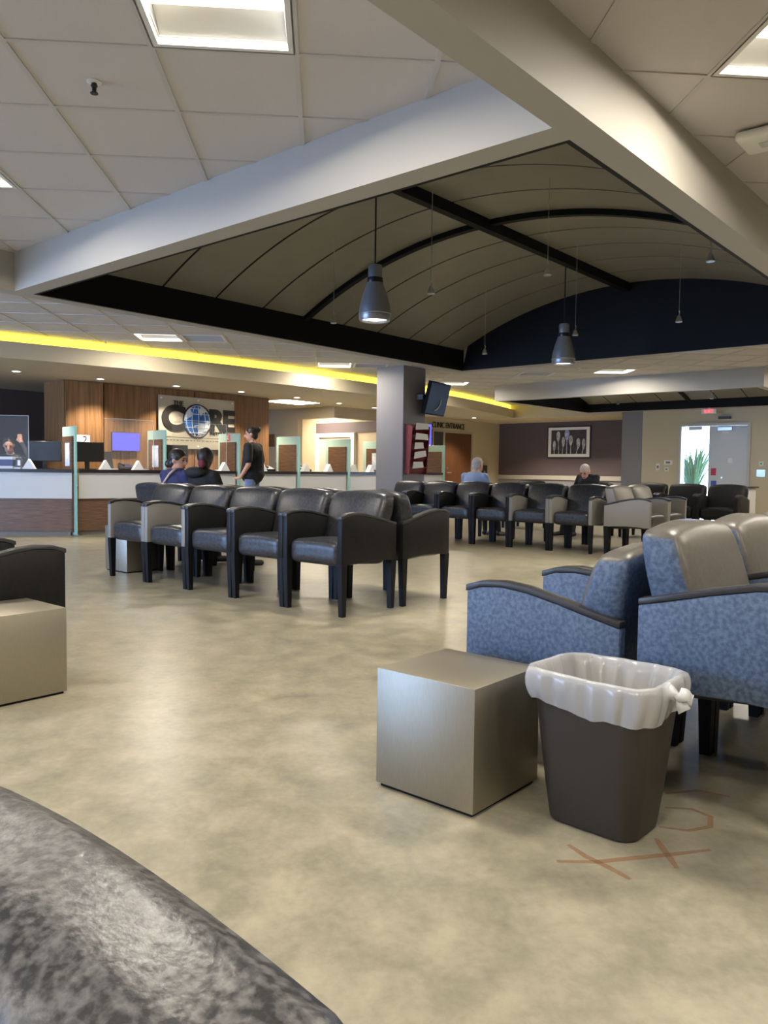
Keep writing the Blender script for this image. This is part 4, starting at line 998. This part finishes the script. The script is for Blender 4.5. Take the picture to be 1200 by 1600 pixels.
def face_parts(ax, parent):
    c, s, f_, u_, rot = ax
    for sg_ in (-1, 1):
        bm = bmesh.new(); ellipsoid(bm, c + s * sg_ * .030 + f_ * .083 + u_ * .012, (.013, .008, .008), rot, 10); link('eye', mesh(bm, 'e', True), parent, None, 0, eye_m)
        bm = bmesh.new(); ellipsoid(bm, c + s * sg_ * .030 + f_ * .089 + u_ * .033, (.020, .006, .005), rot, 8); link('eyebrow', mesh(bm, 'e', True), parent, None, 0, hair_dark)
    bm = bmesh.new(); ellipsoid(bm, c + f_ * .084 - u_ * .062, (.024, .008, .007), rot, 10); link('mouth', mesh(bm, 'e', True), parent, None, 0, lip_m)
def seated(x, y, rz, label, mats, hair_prims, look, sh=1.0, lean=.0, headc=None, arms='lap', extra=None):
    """seated adult, seat at .53, local -y is forward"""
    o = empty('person', (x, y, 0), rz, label, 'person')
    SK, TOP, BOT, SHOE = 0, 1, 2, 3
    pe = (0, .10, .60); ch = (0, .10 - lean, .90); ne = (0, .09 - lean * 1.3, 1.03)
    hc = headc or (0, .06 - lean * 1.5, 1.15)
    pr = [('e', (0, .08, .60), (.175, .15, .10), None, BOT), ('c', (0, .09, .64), ch, .135, .13, TOP), ('e', (0, .10 - lean, .90), (.19, .125, .14), None, TOP), ('e', (0, .10 - lean, .985), (.185, .09, .06), None, TOP),
          ('c', (0, .10 - lean * 1.1, .99), (hc[0], hc[1] + .02, hc[2] - .08), .058, .052, SK)]
    for s in (-1, 1):
        shp = (s * .19, .10 - lean, .965); el = (s * .24, .02 - lean, .73); wr = (s * .10, -.20 - lean * .3, .69)
        pr += [('c', shp, el, .062, .048, TOP), ('c', el, (s * .15, -.12 - lean * .3, .70), .046, .036, TOP), ('c', (s * .15, -.12 - lean * .3, .70), wr, .034, .026, SK)]
        hand(pr, wr, (-s * .25, -1, -.1), (s * 1, 0, 0), SK)
        kn = (s * .12, -.36, .56); an = (s * .13, -.42, .10)
        pr += [('c', (s * .09, .06, .595), kn, .085, .06, BOT), ('c', kn, an, .058, .04, BOT), ('c', (s * .13, -.40, .05), (s * .15, -.58, .035), .042, .034, SHOE)]
    hp, ax = head_prims(hc, look, SK); pr += hp
    b = fuse('body', pr, .011, mats, o)
    hb = fuse('hair', hair_prims(ax), .009, [mats[4]], o, 1)
    face_parts(ax, o)
    if extra: extra(o, ax)
    return o
def hair_bun(side=-1, up_=.0):
    def f_(ax):
        c, s, f, u_, rot = ax
        return [('e', c + u_ * .040 - f * .014, (.084, .100, .092), rot, 0), ('e', c - f * .05 - u_ * .02, (.070, .060, .075), rot, 0), ('e', c - f * .115 - u_ * (.045 - up_), (.045, .045, .045), rot, 0)]
    return f_
def hair_short(ax):
    c, s, f, u_, rot = ax
    return [('e', c + u_ * .042 - f * .016, (.080, .096, .086), rot, 0), ('e', c - f * .05 - u_ * .015, (.068, .055, .062), rot, 0)]
# person in the blue jacket and person in the black hoodie, seated in the row that faces the desks
pb = seated(-7.18, 4.99, FA['+y'], 'seated person in a blue jacket with dark tied-back hair and a strap', [skin, jacket_blue, trouser, shoe, hair_dark], hair_bun(), (-1, -.35, -.12), headc=(-.02, .02, 1.12), lean=.06)
bm = bmesh.new(); add_tube(bm, [(-.10, .10, 1.04), (-.075, .165, .98), (0, .175, .90), (.08, .185, .80)], .013, 6); link('bag_strap', mesh(bm, 'st', True), pb, None, 0, mat('strap_cream', rgb(206, 190, 170), .7))
ph = seated(-6.66, 4.99, FA['+y'], 'seated person in a black hoodie with dark hair in a red tie', [skin2, shirt_black, trouser, shoe, hair_dark], hair_bun(1), (.75, -.6, .02), headc=(.03, .02, 1.13), lean=.03)
bm = bmesh.new(); ellipsoid(bm, (-.06, .13, 1.09), (.045, .03, .05), None, 12); link('hair_tie', mesh(bm, 'ht', True), ph, None, 0, mat('red_tie', rgb(110, 40, 50), .7))
bm = bmesh.new(); ellipsoid(bm, (0, .17, 1.0), (.15, .07, .06), None, 14); link('hood', mesh(bm, 'hd', True), ph, None, 0, shirt_black)
# white-haired man, back to the camera
seated(-6.96, 10.40, FA['+y'], 'white-haired man in a light blue shirt seated with his back to us', [skin2, shirt_lblue, trouser, shoe, hair_white], hair_short, (-.1, -1, .0), headc=(0, .02, 1.14))
# woman in a black top, bent over, facing the camera
seated(-5.93, 12.10, R(-20), 'seated woman in a black top with short grey hair looking down', [skin2, shirt_black, trouser, shoe, hair_white], hair_short, (.35, -.8, -.55), lean=.10, headc=(.03, -.10, 1.06))
for x_, y_, lb in ((-6.0, 12.28, 'dark chair under the woman in the black top'), (-7.6, 12.9, 'dark chair mostly hidden left of the woman in the black top')): chair(x_, y_, R(-20) if x_ > -7 else 0, lb, 'dark', group='dark chairs near the plum wall')
# standing woman at the desk
def standing(x, y, rz, label):
    o = empty('person', (x, y, 0), rz, label, 'person'); SK, TOP, BOT, SHOE = 0, 1, 2, 3
    pr = [('e', (0, 0, .95), (.165, .125, .13), None, BOT), ('c', (0, 0, .98), (0, .01, 1.28), .19, .165, TOP), ('e', (0, .01, 1.28), (.225, .15, .16), None, TOP), ('e', (0, .01, 1.39), (.20, .095, .06), None, TOP), ('e', (0, 0, .97), (.225, .185, .14), None, TOP), ('c', (0, .01, 1.40), (0, -.01, 1.49), .055, .05, SK)]
    for s in (-1, 1):
        sh_, el, wr = (s * .205, .01, 1.37), (s * .265, .04, 1.10), (s * .25, -.10, .90)
        pr += [('c', sh_, (s * .25, .03, 1.18), .075, .072, TOP), ('c', (s * .25, .03, 1.18), el, .044, .040, SK), ('c', el, wr, .040, .027, SK)]
        hand(pr, wr, (-s * .3, -1, -.05), (s, 0, 0), SK)
        kn, an = (s * .10, -.02, .50), (s * .11, .02, .09)
        pr += [('c', (s * .085, 0, .90), kn, .092, .062, BOT), ('c', kn, an, .06, .045, BOT), ('c', (s * .11, .03, .045), (s * .13, -.15, .035), .043, .035, SHOE)]
    hp, ax = head_prims((0, -.02, 1.57), (.35, -1, -.05), SK); pr += hp
    fuse('body', pr, .012, [skin, shirt_black, jean, shoe], o)
    c, s, f, u_, rot = ax
    fuse('hair', [('e', c + u_ * .040 - f * .014, (.082, .098, .090), rot, 0), ('e', c - f * .05 - u_ * .02, (.068, .055, .06), rot, 0), ('e', c - f * .10 + u_ * .075, (.05, .05, .05), rot, 0)], .009, [hair_dark], o, 1)
    face_parts(ax, o)
standing(-9.50, 7.95, R(-62), 'standing woman in a black T-shirt and light jeans at the reception desk')
# staff member behind the left desk, hand raised to the head
def staff(x, y, rz, label):
    o = empty('person', (x, y, 0), rz, label, 'person'); SK, TOP, BOT, SHOE = 0, 1, 2, 3
    pr = [('e', (0, .06, .62), (.175, .15, .11), None, BOT), ('c', (0, .06, .68), (0, .0, .98), .14, .13, TOP), ('e', (0, 0, 1.0), (.195, .12, .14), None, TOP), ('c', (0, 0, 1.08), (0, -.05, 1.17), .056, .052, SK)]
    for s in (-1, 1):
        sh_ = (s * .19, 0, 1.06)
        el, wr = ((.30, -.16, 1.08), (.20, -.16, 1.28)) if s > 0 else ((-.24, -.04, .86), (-.14, -.26, .80))
        pr += [('c', sh_, el, .062, .05, TOP), ('c', el, wr, .046, .03, TOP if s > 0 else SK)]
        hand(pr, wr, (-.35, .1, 1) if s > 0 else (.2, -1, 0), (1, 0, .3) if s > 0 else (-1, 0, 0), SK)
        kn, an = (s * .12, -.36, .56), (s * .13, -.40, .10)
        pr += [('c', (s * .09, .04, .60), kn, .085, .06, BOT), ('c', kn, an, .058, .04, BOT), ('c', (s * .13, -.40, .05), (s * .15, -.58, .035), .042, .034, SHOE)]
    hp, ax = head_prims((0, -.10, 1.25), (.2, -1, -.45), SK); pr += hp
    fuse('body', pr, .012, [skin, mat('dark_green_shirt', rgb(44, 50, 46), .8), trouser, shoe], o)
    fuse('hair', hair_short(ax), .009, [hair_dark], o, 1); face_parts(ax, o)
    o.scale = (1.1, 1.1, 1.1)
    return o
staff(-13.12, 5.87, R(50), 'staff member in a dark shirt behind the left desk, one hand raised to the head')
# stool the staff member sits on
o = empty('office_stool', (-13.12, 5.87, 0), 0, 'black office stool under the staff member', 'stool')
link('seat', lathe([(.001, .48), (.19, .48), (.21, .51), (.20, .55), (.001, .56)], 20), o, None, 0, blackpl); link('post', lathe([(.03, .06), (.03, .48)], 10), o, None, 0, alu); link('base', lathe([(.24, 0), (.24, .03), (.05, .07), (.001, .07)], 20), o, None, 0, blackpl)

for nm in ('yellow_led', 'downlight_lens', 'blue_screen', 'exit_red', 'pendant_lens', 'screen_white', 'screen_icon'):
    if nm in MATS: MATS[nm].cycles.emission_sampling = 'FRONT' if nm == 'yellow_led' else 'NONE'
